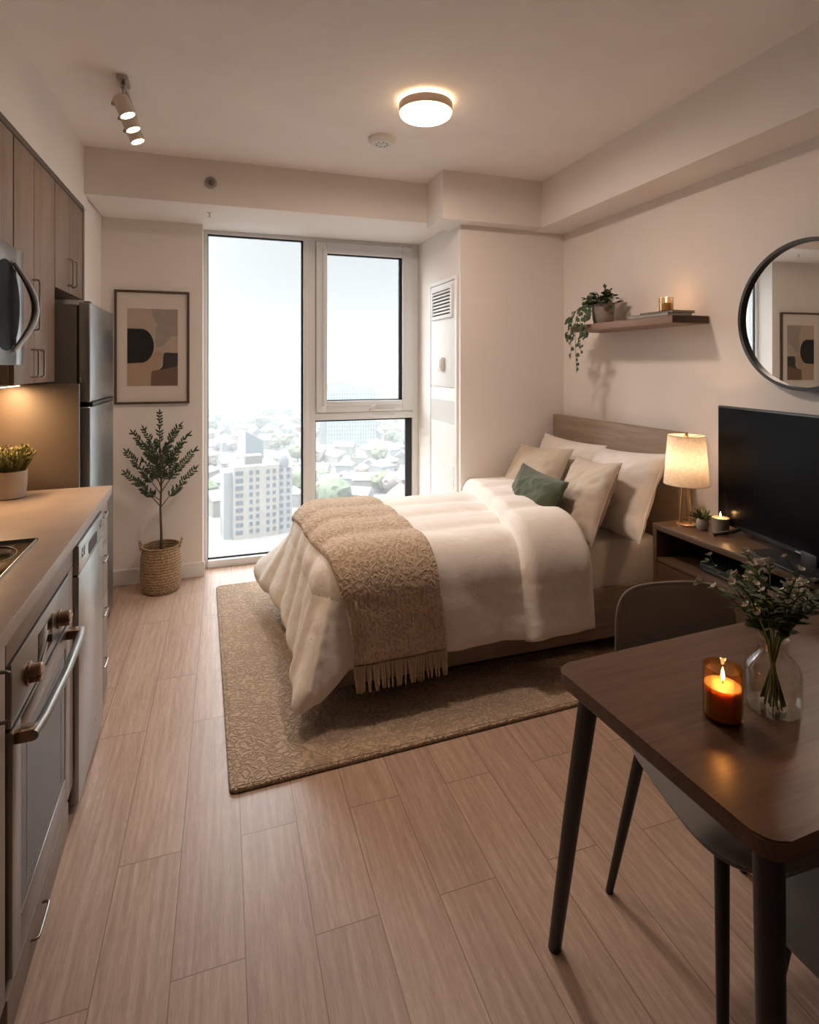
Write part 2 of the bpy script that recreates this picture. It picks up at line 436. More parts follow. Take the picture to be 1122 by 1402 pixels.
# baseboards
def bboard(name, x0, y0, x1, y1, label):
    b = NB(); box(b, x0, y0, 0, x1, y1, .075, .003); box(b, min(x0, x0), y0, .072, x1, y1 if x1 - x0 < .1 else y1, .10, .006)
    struct(name, b, WHITE, label, 'baseboard')
bboard('baseboard_back', -.736, YB - .014, -.118, YB, 'white baseboard under the framed print behind the basket')
bboard('baseboard_right', XR - .014, YBACK, XR, 2.0, 'white baseboard along the right wall behind the television stand')

# ---- window
w = thing('window_1', 'tall aluminium window with a fixed pane, an opening sash and a lower pane', 'window', (.66, YW, 0), kind='structure')
b = NB()
box(b, -.132, YW - .03, 0, -.105, YW + .06, 2.352, .003); box(b, 1.40, YW - .03, 0, 1.45, YW + .06, 2.352, .003)
box(b, -.105, YW - .03, 2.325, 1.40, YW + .06, 2.352, .003); box(b, -.105, YW - .05, 0, 1.40, YW + .06, .052, .004)
part('frame', b, FRAMEM, w)
b = NB(); box(b, .557, YW - .035, .052, .592, YW + .06, 2.325, .003); box(b, .592, YW - .028, .052, .645, YW + .06, 2.325, .003)
part('mullion', b, FRAMEM, w)
b = NB(); box(b, .645, YW - .03, 1.0, 1.40, YW + .06, 1.055, .004)
part('transom', b, FRAMEM, w)
s_ = NB()
for x0, x1, z0, z1 in ((.648, .725, 1.058, 2.322), (1.315, 1.398, 1.058, 2.322), (.725, 1.315, 1.058, 1.14), (.725, 1.315, 2.24, 2.322)):
    box(s_, x0, YW - .048, z0, x1, YW + .03, z1, .005)
for x0, x1, z0, z1 in ((.695, .728, 1.105, 2.275), (1.312, 1.345, 1.105, 2.275), (.728, 1.312, 1.105, 1.143), (.728, 1.312, 2.237, 2.275)):
    box(s_, x0, YW - .058, z0, x1, YW - .045, z1, .004)
sash = part('sash', s_, FRAMEM, w)
b = NB(); box(b, 1.05, YW - .075, 1.062, 1.25, YW - .048, 1.08, .005); tube(b, [(1.07, YW - .07, 1.075), (1.06, YW - .09, 1.10), (1.09, YW - .095, 1.112)], .006)
part('crank_handle', b, PLASTW, sash)
def gasket(x0, x1, z0, z1, yy, t=.011, right=None):
    b = NB(); r_ = right or t
    box(b, x0, yy, z0, x0 + t * .5, yy + .02, z1); box(b, x1 - r_, yy, z0, x1, yy + .02, z1)
    box(b, x0, yy, z0, x1, yy + .02, z0 + t); box(b, x0, yy, z1 - t, x1, yy + .02, z1)
    part('gasket', b, GASKET, w)
gasket(-.105, .557, .052, 2.325, YW - .018, right=.016)
gasket(.725, 1.315, 1.14, 2.24, YW - .034, right=.026)
gasket(.645, 1.40, .052, 1.0, YW - .012, right=.05)
for x0, x1, z0, z1, yy in ((-.103, .556, .054, 2.323, YW + .01), (.727, 1.313, 1.142, 2.238, YW - .01), (.647, 1.398, .054, .998, YW + .012)):
    b = NB(); box(b, x0, yy, z0, x1, yy + .006, z1); part('pane', b, PANE, w, smooth=False)
# fan-coil closet panel on the window reveal
p = thing('ventilation_panel', 'tall white access panel with vent grilles on the window reveal', 'panel', (1.45, 3.59, .3))
XP = 1.45
b = NB(); box(b, XP - .012, 3.345, .3, XP, 3.375, 2.0, .003); box(b, XP - .012, 3.83, .3, XP, 3.86, 2.0, .003); box(b, XP - .012, 3.375, 1.975, XP, 3.83, 2.0, .003); box(b, XP - .012, 3.375, .3, XP, 3.83, .325, .003)
part('frame', b, WHITE, p)
b = NB(); box(b, XP - .007, 3.378, 1.262, XP - .0005, 3.827, 1.972, .002); part('upper_door', b, WHITE, p)
b = NB(); box(b, XP - .007, 3.378, .328, XP - .0005, 3.827, 1.252, .002)
for i in range(18): box(b, XP - .012, 3.40, .37 + i * .021, XP - .005, 3.81, .381 + i * .021)
part('lower_door', b, WHITE, p)
b = NB()
for y0, y1, z0, z1 in ((3.41, 3.44, 1.73, 1.95), (3.765, 3.795, 1.73, 1.95), (3.44, 3.765, 1.73, 1.755), (3.44, 3.765, 1.925, 1.95)): box(b, XP - .02, y0, z0, XP - .007, y1, z1, .003)
for i in range(7):
    z = 1.768 + i * .0235; prism(b, [(XP - .019, z), (XP - .017, z - .004), (XP - .008, z + .008), (XP - .010, z + .012)], 'y', 3.44, 3.765)
g = part('vent_grille', b, WHITE, p)
b = NB(); box(b, XP - .0085, 3.44, 1.755, XP - .0072, 3.765, 1.925); part('grille_opening', b, STANDIN, g)
b = NB(); box(b, XP - .0088, 3.378, 1.02, XP - .0072, 3.827, 1.17); part('reflection_band', b, noisy('reflection_grey', (.60, .595, .585), .4, .01), p)  # grey band painted as a reflection across the panel
t = thing('thermostat', 'small white thermostat on the tall white panel beside the window', 'thermostat', (XP - .009, 3.60, 1.37))
b = NB(); box(b, XP - .034, 3.565, 1.37, XP - .0075, 3.635, 1.465, .006); part('body', b, PLASTW, t)
b = NB(); box(b, XP - .038, 3.578, 1.39, XP - .034, 3.605, 1.45, .002); part('cover', b, WHITE, t)
# soffit nozzle, ceiling sprinkler, smoke alarm
t = thing('sprinkler_nozzle', 'round grey nozzle set into the soffit left of the window', 'sprinkler', (-.07, 3.478, 2.48))
tmp = NB(); lathe(tmp, [(0, 0), (.036, 0), (.036, .008), (.026, .012), (.024, .004), (0, .004)], 28); tmp.transform(Matrix.Rotation(R(90), 4, 'X')); part('flange', tmp, noisy('nozzle_grey', (.42, .40, .37), .5), t, local=True)
tmp = NB(); lathe(tmp, [(0, .004), (.012, .004), (.012, .02), (.005, .026), (0, .026)], 20); tmp.transform(Matrix.Rotation(R(90), 4, 'X')); part('nozzle', tmp, STEELD, t, local=True)
b = NB(); lathe(b, [(0, 0), (.014, 0), (.014, -.004), (.005, -.006), (.005, -.024), (.013, -.026), (.013, -.029), (0, -.029)], 16, (-.08, 3.67, 2.3525))
solo('sprinkler', b, PLASTW, 'tiny white sprinkler head under the soffit near the window corner', 'sprinkler', (-.08, 3.67, 2.352))
t = thing('smoke_alarm', 'white round smoke alarm on the ceiling behind the round lamp', 'smoke alarm', (.80, 2.865, ZC))
b = NB(); lathe(b, [(0, 0), (.073, 0), (.073, -.014), (.068, -.018), (.058, -.028), (.050, -.031), (0, -.031)], 40); part('body', b, PLASTW, t, local=True)
b = NB()
for k in range(8):
    a = k * PI / 4; box(b, .03 * math.cos(a) - .006, .03 * math.sin(a) - .003, -.0325, .03 * math.cos(a) + .006, .03 * math.sin(a) + .003, -.0305)
part('slots', b, STEELD, t, local=True)
b = NB(); lathe(b, [(0, -.03), (.010, -.03), (.010, -.034), (0, -.034)], 16); part('test_button', b, PLASTW, t, local=True)
# ceiling lamp
t = thing('ceiling_lamp', 'round flush ceiling lamp with warm glowing diffuser and metal rim', 'ceiling lamp', (.875, 2.39, ZC))
b = NB(); lathe(b, [(0, 0), (.095, 0), (.095, -.018), (0, -.018)], 40); part('ceiling_mount', b, BRONZE, t, local=True)
b = NB(); lathe(b, [(.0, -.018), (.122, -.018), (.122, -.056), (.118, -.056), (.118, -.022), (0, -.022)], 48); part('rim', b, RIMM, t, local=True)
b = NB(); lathe(b, [(.096, -.006), (.104, -.006), (.104, -.0175), (.096, -.0175)], 48); part('halo_ring', b, HALO, t, local=True)
b = NB(); lathe(b, [(0, -.023), (.1165, -.023), (.1165, -.058), (.114, -.068), (.105, -.074), (.08, -.078), (0, -.079)], 48); part('diffuser', b, DIFF, t, local=True)
# spot track
t = thing('track_light', 'three-headed spot track on the ceiling above the kitchen', 'track light', (-.40, 2.60, ZC))
b = NB(); box(b, -.02, -.03, -.02, .02, .06, 0, .003); part('canopy', b, NICKEL, t, local=True)
b = NB(); box(b, -.009, .0, -.04, .009, .36, -.02, .002); part('rail', b, NICKEL, t, local=True)
HEADM = noisy('spot_head_champagne', (.74, .66, .56), .4, .04, 8)
for k, yy in enumerate((.015, .165, .305)):
    d = Vector((.34, .02, -.80)).normalized(); c = Vector((0, yy, -.112))
    q = Vector((0, 0, 1)).rotation_difference(d).to_matrix().to_4x4()
    hb = NB(); lathe(hb, [(0, -.045), (.022, -.043), (.031, -.035), (.033, -.02), (.033, .042), (.029, .042), (.029, .030), (0, .030)], 28); hb.transform(Matrix.Translation(c) @ q)
    h_ = part('spot_head', hb, HEADM, t, local=True)
    lb = NB(); lathe(lb, [(0, .0305), (.0275, .0305), (.022, .035), (0, .037)], 24); lb.transform(Matrix.Translation(c) @ q); part('bulb', lb, BULB, h_, local=True)
    ab = NB(); tube(ab, [(0, yy, -.04), (0, yy, -.066), c - d * .02 + Vector((0, 0, .02))], .006); kb = NB(); tube(kb, [c + Vector((-.030, 0, .002)), c + Vector((-.044, 0, .008))], .009); part('knob', kb, NICKEL, h_, local=True)
    part('bracket', ab, NICKEL, h_, local=True)

# framed print
t = thing('framed_print', 'brown framed abstract print with wide white border on the back wall', 'picture', (-.437, YB, 1.155))
x0, x1, z0, z1 = -.660, -.214, 1.158, 1.892; yf = YB - .024
b = NB()
for a0, a1, c0, c1 in ((x0, x0 + .014, z0, z1), (x1 - .014, x1, z0, z1), (x0 + .014, x1 - .014, z0, z0 + .014), (x0 + .014, x1 - .014, z1 - .014, z1)): box(b, a0, yf, c0, a1, YB - .001, c1, .002)
part('frame', b, PFRAME, t)
b = NB(); box(b, x0 + .012, YB - .012, z0 + .012, x1 - .012, YB - .002, z1 - .012); part('mat_board', b, MATB, t)
px0, px1, pz0, pz1 = -.585, -.285, 1.275, 1.775
b = NB(); box(b, px0, YB - .0135, pz0, px1, YB - .011, pz1, mi=0)
def smooth(poly, it=3):
    for _ in range(it):
        out = []
        for i in range(len(poly)):
            a, c = poly[i], poly[(i + 1) % len(poly)]
            hard = lambda p: p[0] in (0, 1) or p[1] in (0, 1)
            out.append(a if hard(a) else (a[0] * .75 + c[0] * .25, a[1] * .75 + c[1] * .25))
            if not hard(c): out.append((a[0] * .25 + c[0] * .75, a[1] * .25 + c[1] * .75))
        poly = out
    return poly
def art(poly, k, mi):
    W_, H_ = px1 - px0, pz1 - pz0
    prism(b, [(px0 + min(max(u, 0), 1) * W_, pz0 + min(max(v, 0), 1) * H_) for u, v in poly], 'y', YB - .0140 - k * .0004, YB - .0130, mi)
def blob(cx, cy, rx, ry, a0=0, a1=360, n=28, w=.0): return [(cx + rx * (1 + w * math.sin(3 * R(a0 + (a1 - a0) * i / n))) * math.cos(R(a0 + (a1 - a0) * i / n)), cy + ry * math.sin(R(a0 + (a1 - a0) * i / n))) for i in range(n + 1)]
art(smooth([(0, 0), (.46, 0), (.48, .16), (.66, .24), (.72, .44), (.56, .46), (.40, .34), (.2, .30), (0, .34)]), 0, 3)
art(smooth([(.46, 1), (.52, .86), (.60, .80), (.66, .66), (.74, .58), (.88, .66), (1, .64), (1, 1)]), 0, 2)
art(smooth([(.54, .62), (.56, .78), (.70, .83), (.82, .78), (.86, .66), (.80, .58), (.66, .50), (.54, .50)]), 1, 2)
art([(0, .74)] + [(u, v) for u, v in blob(.26, .52, .26, .22, 85, -95, 24)] + [(0, .29)], 2, 1)
art(smooth([(.46, 0), (.46, .10), (.47, .20), (.58, .20), (.70, .24), (.70, .36), (.72, .44), (.86, .43), (1, .43), (1, 0)]), 1, 4)
art(smooth([(.60, .205), (.70, .24), (.70, .36), (.72, .44), (.86, .43), (1, .43), (1, .26), (.84, .23)]), 2, 5)
part('print', b, ARTM, t, smooth=False)

# ================================================================= KITCHEN
KX, KY, KA = -.438, 1.40, R(2.)
KM = Matrix.Translation((KX, KY, 0)) @ Matrix.Rotation(KA, 4, 'Z')
def kt(name, label, cat, y, z=0., x=-.28, group=None):
    v = KM @ Vector((x, y, z)); return thing(name, label, cat, tuple(v), KA, group)
def kpart(name, bm, m, t, **k):
    bm.transform(KM); return part(name, bm, m, t, **k)
def handle(bm, p0, p1, out, r=.0045):
    """U-shaped wire pull: two feet and a bar"""
    p0, p1, out = Vector(p0), Vector(p1), Vector(out)
    d = (p1 - p0).normalized() * .012
    tube(bm, [p0, p0 + out * .6, p0 + out * .92 + d * .25, p0 + out + d, p1 + out - d, p1 + out * .92 - d * .25, p1 + out * .6, p1], r, 8)
ZK = .882; YE = 1.335
# worktop with rounded front edge
b = NB(); box(b, -.60, -.55, ZK - .038, .022, YE, ZK, .004)
t = kt('worktop', 'beige speckled kitchen worktop along the left wall', 'worktop', .4, ZK - .038)
kpart('slab', b, COUNTER, t)
# oven housing cabinet
t = kt('oven_cabinet', 'taupe base cabinet housing the built-in oven', 'cabinet', .24)
b = NB(); box(b, -.56, -.05, .02, -.522, .585, .842); box(b, -.522, -.05, .02, -.004, -.033, .842); box(b, -.522, .568, .02, -.004, .585, .842); box(b, -.522, -.033, .105, -.004, .568, .118); box(b, -.522, -.033, .785, -.004, .568, .842)
kpart('body', b, CAB, t)
b = NB(); box(b, -.004, -.05, .785, .012, .585, .842, .001); kpart('top_rail', b, CABH, t)
b = NB(); box(b, -.004, .515, .10, .012, .585, .782, .001); kpart('filler_strip', b, CAB, t)
b = NB(); box(b, -.003, -.048, .004, .014, .512, .098, .0015); d = kpart('drawer', b, CABH, t)
b = NB(); handle(b, (.014, .12, .060), (.014, .22, .060), (.016, 0, 0), .0035); kpart('handle', b, NICKELD, d)
t = kt('base_cabinet', 'taupe base cabinet at the near end of the worktop beside the oven', 'cabinet', -.30)
b = NB(); box(b, -.56, -.54, .02, -.004, -.055, .842); kpart('body', b, CAB, t)
b = NB(); box(b, -.004, -.54, .10, .012, -.055, .842, .0015); d = kpart('door', b, CAB, t)
b = NB(); handle(b, (.012, -.10, .70), (.012, -.10, .80), (.02, 0, 0), .004); kpart('handle', b, NICKELD, d)
# oven
t = kt('oven', 'stainless steel built-in oven with two bronze knobs under the cooktop', 'oven', .24, .12)
b = NB(); box(b, -.50, -.02, .122, -.002, .505, .778); kpart('body', b, STEELD, t)
b = NB(); box(b, -.002, -.03, .645, .016, .513, .780, .003); cp = kpart('control_panel', b, STEELO, t)
b = NB(); box(b, .0155, .175, .672, .0175, .305, .75, .001); kpart('display', b, BLACKGLASS, cp)
for yy in (.09, .385):
    kb = NB(); lathe(kb, [(0, 0), (.026, 0), (.026, .004), (.021, .006), (.0205, .026), (.018, .029), (0, .029)], 30)
    box(kb, -.003, -.0215, .022, .003, .0215, .031, .001)
    kb.transform(Matrix.Translation((.016, yy, .700)) @ Matrix.Rotation(R(90), 4, 'Y')); kpart('knob', kb, BRONZE, t, label='bronze oven knob')
db = NB()
for y0, y1, z0, z1 in ((-.03, .03, .122, .638), (.455, .513, .122, .638), (.03, .455, .122, .205), (.03, .455, .585, .638)): box(db, .0, y0, z0, .018, y1, z1, .002)
dr = kpart('door', db, STEELO, t)
b = NB(); box(b, .004, .026, .2, .0165, .459, .59); gl = kpart('glass', b, OVENGLASS, dr)
b = NB()
for z0, z1, y0, y1 in ((.235, .24, .075, .41), (.55, .555, .075, .41), (.24, .55, .075, .08), (.24, .55, .405, .41)): box(b, .0162, y0, z0, .0169, y1, z1)
kpart('window_border', b, STEELD, gl)
b = NB(); tube(b, [(.05, -.015, .615), (.057, .05, .615), (.062, .24, .615), (.057, .43, .615), (.05, .495, .615)], .0115, 12)
hd = kpart('handle', b, STEELO, dr)
for yy in (.0, .48):
    b = NB(); box(b, .017, yy - .016, .602, .054, yy + .016, .629, .004); kpart('handle_mount', b, BRONZE, hd)
# cooktop
t = kt('cooktop', 'black glass cooktop set into the worktop', 'cooktop', .27, ZK, -.3)
b = NB(); box(b, -.52, -.06, ZK + .0005, -.075, .548, ZK + .006, .002); kpart('glass_plate', b, BLACKGLASS, t)
b = NB()
for x0, x1, y0, y1 in ((-.523, -.072, .548, .5495), (-.523, -.072, -.064, -.06), (-.0755, -.074, -.06, .548), (-.524, -.520, -.06, .548)): box(b, x0, y0, ZK + .0005, x1, y1, ZK + .0072)
kpart('steel_trim', b, STEEL, t)
b = NB()
for x_, y_, r_ in ((-.19, .12, .075), (-.19, .40, .10), (-.41, .12, .10), (-.41, .40, .075)):
    tube(b, [(x_ + r_ * math.cos(a * PI / 20), y_ + r_ * math.sin(a * PI / 20), ZK + .0061) for a in range(40)], .0012, 6, True)
kpart('burner_rings', b, BLACKP, t)
# dishwasher
t = kt('dishwasher', 'slim stainless dishwasher between the oven and the narrow drawers', 'dishwasher', .825)
b = NB(); box(b, -.54, .605, .02, -.002, 1.045, .838); kpart('body', b, STEELD, t)
b = NB(); box(b, -.002, .60, .022, .026, 1.05, .74, .004); dd = kpart('door', b, STEEL, t)
bb = NB(); lathe(bb, [(0, 0), (.012, 0), (.012, .001), (0, .001)], 20); bb.transform(Matrix.Translation((.026, .91, .11)) @ Matrix.Rotation(R(90), 4, 'Y')); kpart('badge', bb, NICKEL, dd)
b = NB(); box(b, -.002, .60, .744, .026, 1.05, .838, .003); cp = kpart('control_panel', b, STEEL, t)
b = NB(); box(b, .0255, .645, .785, .0275, .69, .815, .001); kpart('display', b, BLACKGLASS, cp); b = NB(); box(b, .0255, .98, .785, .0275, 1.02, .815, .001); kpart('button', b, BLACKGLASS, cp)
b = NB(); prism(b, rrect(.76, .757, .92, .80, .018), 'x', .0255, .0272); kpart('handle_recess', b, STANDIN, cp)
b = NB(); box(b, -.01, .6, .7385, .022, 1.05, .745); kpart('seam', b, STANDIN, t)
# narrow drawer unit
t = kt('drawer_cabinet', 'narrow taupe drawer cabinet at the far end of the worktop', 'cabinet', 1.19)
b = NB(); box(b, -.55, 1.065, .02, -.006, 1.325, .842); kpart('body', b, CAB, t)
for z0, z1 in ((.66, .838), (.44, .655), (.23, .435), (.02, .225)):
    b = NB(); box(b, -.006, 1.063, z0, .004, 1.327, z1, .0015); d = kpart('drawer', b, CAB, t)
    b = NB(); zc_ = z1 - .05; handle(b, (.004, 1.15, zc_), (.004, 1.24, zc_), (.015, 0, 0), .0035); kpart('handle', b, NICKEL, d)
# gable panel
b = NB(); box(b, -1.045, 2.772, 0, -.60, 2.792, 1.326, .001)
solo('end_panel', b, GABLE, 'brown end panel behind the herb pot at the end of the worktop', 'panel', (-.82, 2.782, 0))
b = NB(); box(b, -1.059, .85, ZK, -1.05, 2.768, 1.33)
struct('wall_backsplash', b, GABLE, 'brown backsplash between worktop and upper cabinets', 'backsplash')
# upper cabinets
UX = -.727
def upper(label, y0, y1, z0, z1, doors, handles):
    t = thing('upper_cabinet', label, 'cabinet', ((UX + XLW) / 2, (y0 + y1) / 2, z0), group=None)
    b = NB(); box(b, XLW + .001, y0, z0, UX - .018, y1, z1, .001); part('body', b, CAB, t)
    if y1 > 3.4: b = NB(); box(b, UX - .30, 3.441, z0, UX + .001, 3.458, z1); part('filler_panel', b, CABDARK, t)
    for (a, c), hs in zip(doors, handles):
        b = NB(); box(b, UX - .018, a + .0025, z0, UX, c - .0025, z1 - .002, .0012); d = part('door', b, CAB, t)
        for yy, h0, h1 in hs:
            b = NB(); handle(b, (UX, yy, h0), (UX, yy, h1), (.026, 0, 0), .0042); part('handle', b, NICKEL, d)
upper('taupe upper cabinet above the microwave', 1.72, 2.385, 1.815, 2.25, [(1.72, 2.05), (2.05, 2.385)], [[], []])
upper('taupe upper cabinet nearest the dining table, left of the microwave', 1.10, 1.712, 1.335, 2.25, [(1.10, 1.405), (1.405, 1.712)], [[(1.37, 1.36, 1.47)], [(1.44, 1.36, 1.47)]])
upper('tall taupe upper cabinet between the microwave and the refrigerator', 2.392, 2.913, 1.335, 2.25, [(2.392, 2.622), (2.622, 2.913)], [[(2.585, 1.36, 1.47), (2.60, 1.55, 1.75)], [(2.66, 1.36, 1.47)]])
upper('short taupe two-door cabinet above the refrigerator', 2.918, 3.44, 1.765, 2.25, [(2.918, 3.165), (3.165, 3.44)], [[(3.13, 1.80, 1.93)], [(3.205, 1.80, 1.93)]])
b = NB(); box(b, UX - .02, 1.1, 2.25, UX + .004, 3.455, 2.275, .001)
solo('cabinet_trim', b, CABDARK, 'brown trim strip along the top of the upper cabinets', 'trim', (UX, 2.3, 2.25))
# microwave
MX = -.675
t = thing('microwave', 'stainless microwave with a curved handle under the upper cabinet', 'microwave', (-.87, 2.03, 1.405))
b = NB(); box(b, XLW + .001, 1.725, 1.408, MX - .03, 2.322, 1.81, .002); part('body', b, STEELD, t)
b = NB()
for y0, y1, z0, z1 in ((1.725, 1.79, 1.408, 1.81), (2.245, 2.322, 1.408, 1.81), (1.79, 2.245, 1.408, 1.475), (1.79, 2.245, 1.735, 1.81)): box(b, MX - .03, y0, z0, MX, y1, z1, .003)
dr = part('door', b, STEEL, t)
b = NB(); box(b, MX - .026, 1.788, 1.473, MX - .003, 2.247, 1.737); part('window', b, MWGLASS, dr)
b = NB(); prism(b, [(2.15 + .125 * math.cos(a * PI / 24), 1.605 + .15 * math.sin(a * PI / 24)) for a in range(48)], 'x', MX - .002, MX + .0015); part('door_glass', b, MWGLASS, dr)
b = NB(); pts = [(MX + .004 + .04 * math.sin(PI * i / 14), 2.205 + .085 * math.sin(PI * i / 14), 1.455 + .30 * i / 14) for i in range(15)]
tube(b, pts, [.007 + .006 * math.sin(PI * i / 14) for i in range(15)], 12); part('handle', b, STEEL, dr)
# under-cabinet light
t = thing('cabinet_light', 'warm strip light under the tall upper cabinet', 'light', (-.86, 2.56, 1.335))
b = NB(); box(b, -.90, 2.40, 1.324, -.80, 2.74, 1.335, .002); part('housing', b, NICKEL, t)
b = NB(); box(b, -.89, 2.41, 1.3205, -.81, 2.73, 1.3235); part('diffuser', b, STRIPE, t)
# refrigerator
t = thing('refrigerator', 'tall stainless two-door refrigerator at the far end of the kitchen', 'refrigerator', (-.82, 3.22, 0))
b = NB(); box(b, -1.04, 2.932, .02, -.645, 3.505, 1.69, .004); part('body', b, FRIDGESIDE, t)
FX = -.588
def fdoor(z0, z1):
    b = NB(); box(b, -.637, 2.932, z0, FX, 3.505, z1, .008, 3); d = part('door', b, STEEL, t); return d
d1 = fdoor(1.235, 1.70); d2 = fdoor(.055, 1.215)
b = NB(); box(b, FX - .02, 2.96, 1.216, FX + .006, 3.48, 1.234, .003); part('handle', b, BLACKP, d2)
b = NB(); box(b, FX - .03, 2.945, .02, FX - .012, 3.49, .05); part('kick_plate', b, BLACKP, t)
b = NB(); box(b, FX - .0005, 3.36, 1.60, FX + .0015, 3.39, 1.612); part('badge', b, NICKEL, d1)
b = NB(); box(b, FX - .03, 2.955, 1.70, FX - .005, 3.0, 1.708, .002); part('hinge', b, STEELD, t)
b = NB(); box(b, -.6455, 2.938, .06, -.6365, 3.5, 1.685); part('door_seal', b, BLACKP, t)

# herb pot on worktop
def potted(name, label, cat, loc, prof, potm, soil_r, soil_z, potlabel=None):
    t = thing(name, label, cat, loc)
    b = NB(); lathe(b, prof, 40); part('pot', b, potm, t, local=True)
    b = NB(); lathe(b, [(0, soil_z - .006), (soil_r, soil_z - .006), (soil_r, soil_z), (0, soil_z + .004)], 24); part('soil', b, SOIL, t, local=True)
    return t
t = potted('herb_pot', 'cream pot of grassy green herb on the worktop', 'potted plant', (-.80, 2.60, ZK), [(0, 0), (.042, 0), (.050, .004), (.054, .05), (.056, .108), (.050, .108), (.048, .06), (0, .055)], CERAM, .0495, .095)
rnd = random.Random(3); b = NB()
for i in range(230):
    a = rnd.random() * 2 * PI; r0 = .042 * math.sqrt(rnd.random()); p0 = Vector((r0 * math.cos(a), r0 * math.sin(a), .094))
    d = Vector((math.cos(a) * rnd.uniform(.0, .75), math.sin(a) * rnd.uniform(.0, .75), 1)).normalized(); h_ = rnd.uniform(.06, .115)
    leaf(b, p0, d, (-math.sin(a), math.cos(a), .2), h_, .007, .2, rnd.uniform(-.1, .35))
    for k in range(3):
        f = rnd.uniform(.45, 1.); leaf(b, p0 + d * h_ * f, d + Vector((rnd.uniform(-1, 1), rnd.uniform(-1, 1), .4)), (0, 0, 1), .016, .006)
    if i % 5 == 0: 
        q = p0 + d * h_ * 1.02; leaf(b, q - d * .004, d, (0, 1, .2), .010, .008, mi=1)
part('foliage', b, [LEAFO, noisy('yellow_bud', (.34, .27, .07), .7)], t, local=True, smooth=False)

# tree in basket
t = thing('potted_tree', 'small olive-like tree in a woven basket below the framed print', 'potted plant', (-.372, 3.815, 0))
b = NB(); prof = [(0, 0), (.096, 0), (.108, .01), (.117, .06), (.121, .12), (.1185, .135), (.1185, .145), (.1195, .15), (.116, .22), (.108, .27), (.112, .277), (.112, .284), (.104, .284), (.102, .27), (.11, .2), (0, .2)]
lathe(b, prof, 56)
for v in b.verts:
    a = math.atan2(v.co.y, v.co.x); r = math.hypot(v.co.x, v.co.y)
    if r > .09: k = 1 + .012 * math.sin(28 * a + (PI if int(v.co.z / .02) % 2 else 0)); v.co.x *= k; v.co.y *= k
bs = part('basket', b, BASKET, t, local=True)
for s in (-1, 1):
    b = NB(); tube(b, [Vector((s * .112, .0, .265)) + Vector((s * .012 * math.sin(PI * i / 10), -.028 + .056 * i / 10, .052 * math.sin(PI * i / 10))) for i in range(11)], .006, 8); part('handle', b, BASKET, bs, local=True)
b = NB(); lathe(b, [(0, .19), (.105, .19), (.106, .225), (0, .235)], 24); part('soil', b, SOIL, t, local=True)
rnd = random.Random(11); tr = NB(); fo = NB()
def bez(p, q, bend, n=9): return [p.lerp(q, i / n) + bend * math.sin(PI * i / n) for i in range(n + 1)]
trunk = [Vector((0, 0, .22)), Vector((.002, 0, .35)), Vector((-.004, .002, .5)), Vector((.002, 0, .65)), Vector((-.004, 0, .80)), Vector((-.008, 0, .95)), Vector((-.008, 0, 1.10))]
tube(tr, trunk, [.0085, .0075, .0065, .0055, .0045, .003, .0015], 8)
def spray(P, L0, tip=.3, start=.25):
    n = len(P)
    tot = sum((P[i + 1] - P[i]).length for i in range(n - 1))
    k = max(4, int(tot / .0205))
    for j in range(k + 1):
        f = start + (1 - start) * j / k; x = f * (n - 1); i = min(int(x), n - 2); c = P[i].lerp(P[i + 1], x - i); d = (P[i + 1] - P[i]).normalized()
        for s in (-1, 1):
            side = d.cross(Vector((rnd.uniform(-.5, .5), 1, rnd.uniform(-.3, .3)))).normalized() * s
            if rnd.random() < .25: side = Vector((rnd.uniform(-.4, .4), s, rnd.uniform(-.2, .4)))
            ld = (d * .85 + side * .95 + Vector((0, rnd.uniform(-.35, .35), .1))).normalized()
            leaf(fo, c, ld, (rnd.uniform(-.4, .4), -1, .3), L0 * rnd.uniform(.75, 1.1) * (1 - tip * f), .0120, .12, .12)
    leaf(fo, P[-1], P[-1] - P[-2], (0, -1, .2), L0 * .8, .009, .15, .05)
spray(trunk[3:], .050, .45, .1)
for z0, ex, ey, ez, be in ((.52, -.195, .01, .735, .02), (.52, .195, -.01, .745, -.02), (.60, -.185, -.03, .87, .015), (.61, .19, .02, .86, -.02), (.66, -.10, .05, .80, .01), (.66, .09, -.06, .81, -.01), (.71, -.155, .01, .98, .02), (.72, .155, .0, .96, -.02), (.76, -.09, -.04, .92, .01), (.78, .07, .05, .97, -.01), (.81, -.095, .02, 1.0, .01), (.82, .105, -.01, 1.02, -.02), (.64, -.03, -.12, .86, 0), (.66, .02, .10, .85, 0), (.56, -.12, -.08, .70, .01), (.74, .12, -.05, .90, -.01)):
    p = Vector((0, 0, z0)); q = Vector((ex, ey, ez)); P = bez(p, q, Vector((be * 1.2, 0, -.02)))
    tube(tr, P, [.0038 * (1 - .75 * i / 9) for i in range(10)], 6); spray(P, .054, .35, .36)
part('trunk', tr, BARK, t, local=True); part('foliage', fo, LEAFD, t, local=True, smooth=False)
# ================================================================= RUG
t_ = Matrix.Translation((0, 1.925, 0)) @ Matrix.Rotation(R(2.0), 4, 'Z')
b = NB(); prism(b, rrect(.03, .0, 1.72, 1.79, .012, 3), 'z', .001, .016)
bmesh.ops.bevel(b, geom=[e for e in b.edges if abs(e.verts[0].co.z - e.verts[1].co.z) < 1e-6 and e.verts[0].co.z > .01], offset=.004, segments=2, affect='EDGES')
rug = thing('area_rug', 'tan looped area rug on the floor beneath the bed', 'rug', tuple(t_.translation), R(2.0))
part('pile', b, RUG, rug, local=True)
b = NB(); o = [(x, y, .0086) for x, y in rrect(.027, -.003, 1.723, 1.793, .014, 3)]; tube(b, o, .0085, 10, True)
part('bound_edge', b, RUG, rug, local=True)

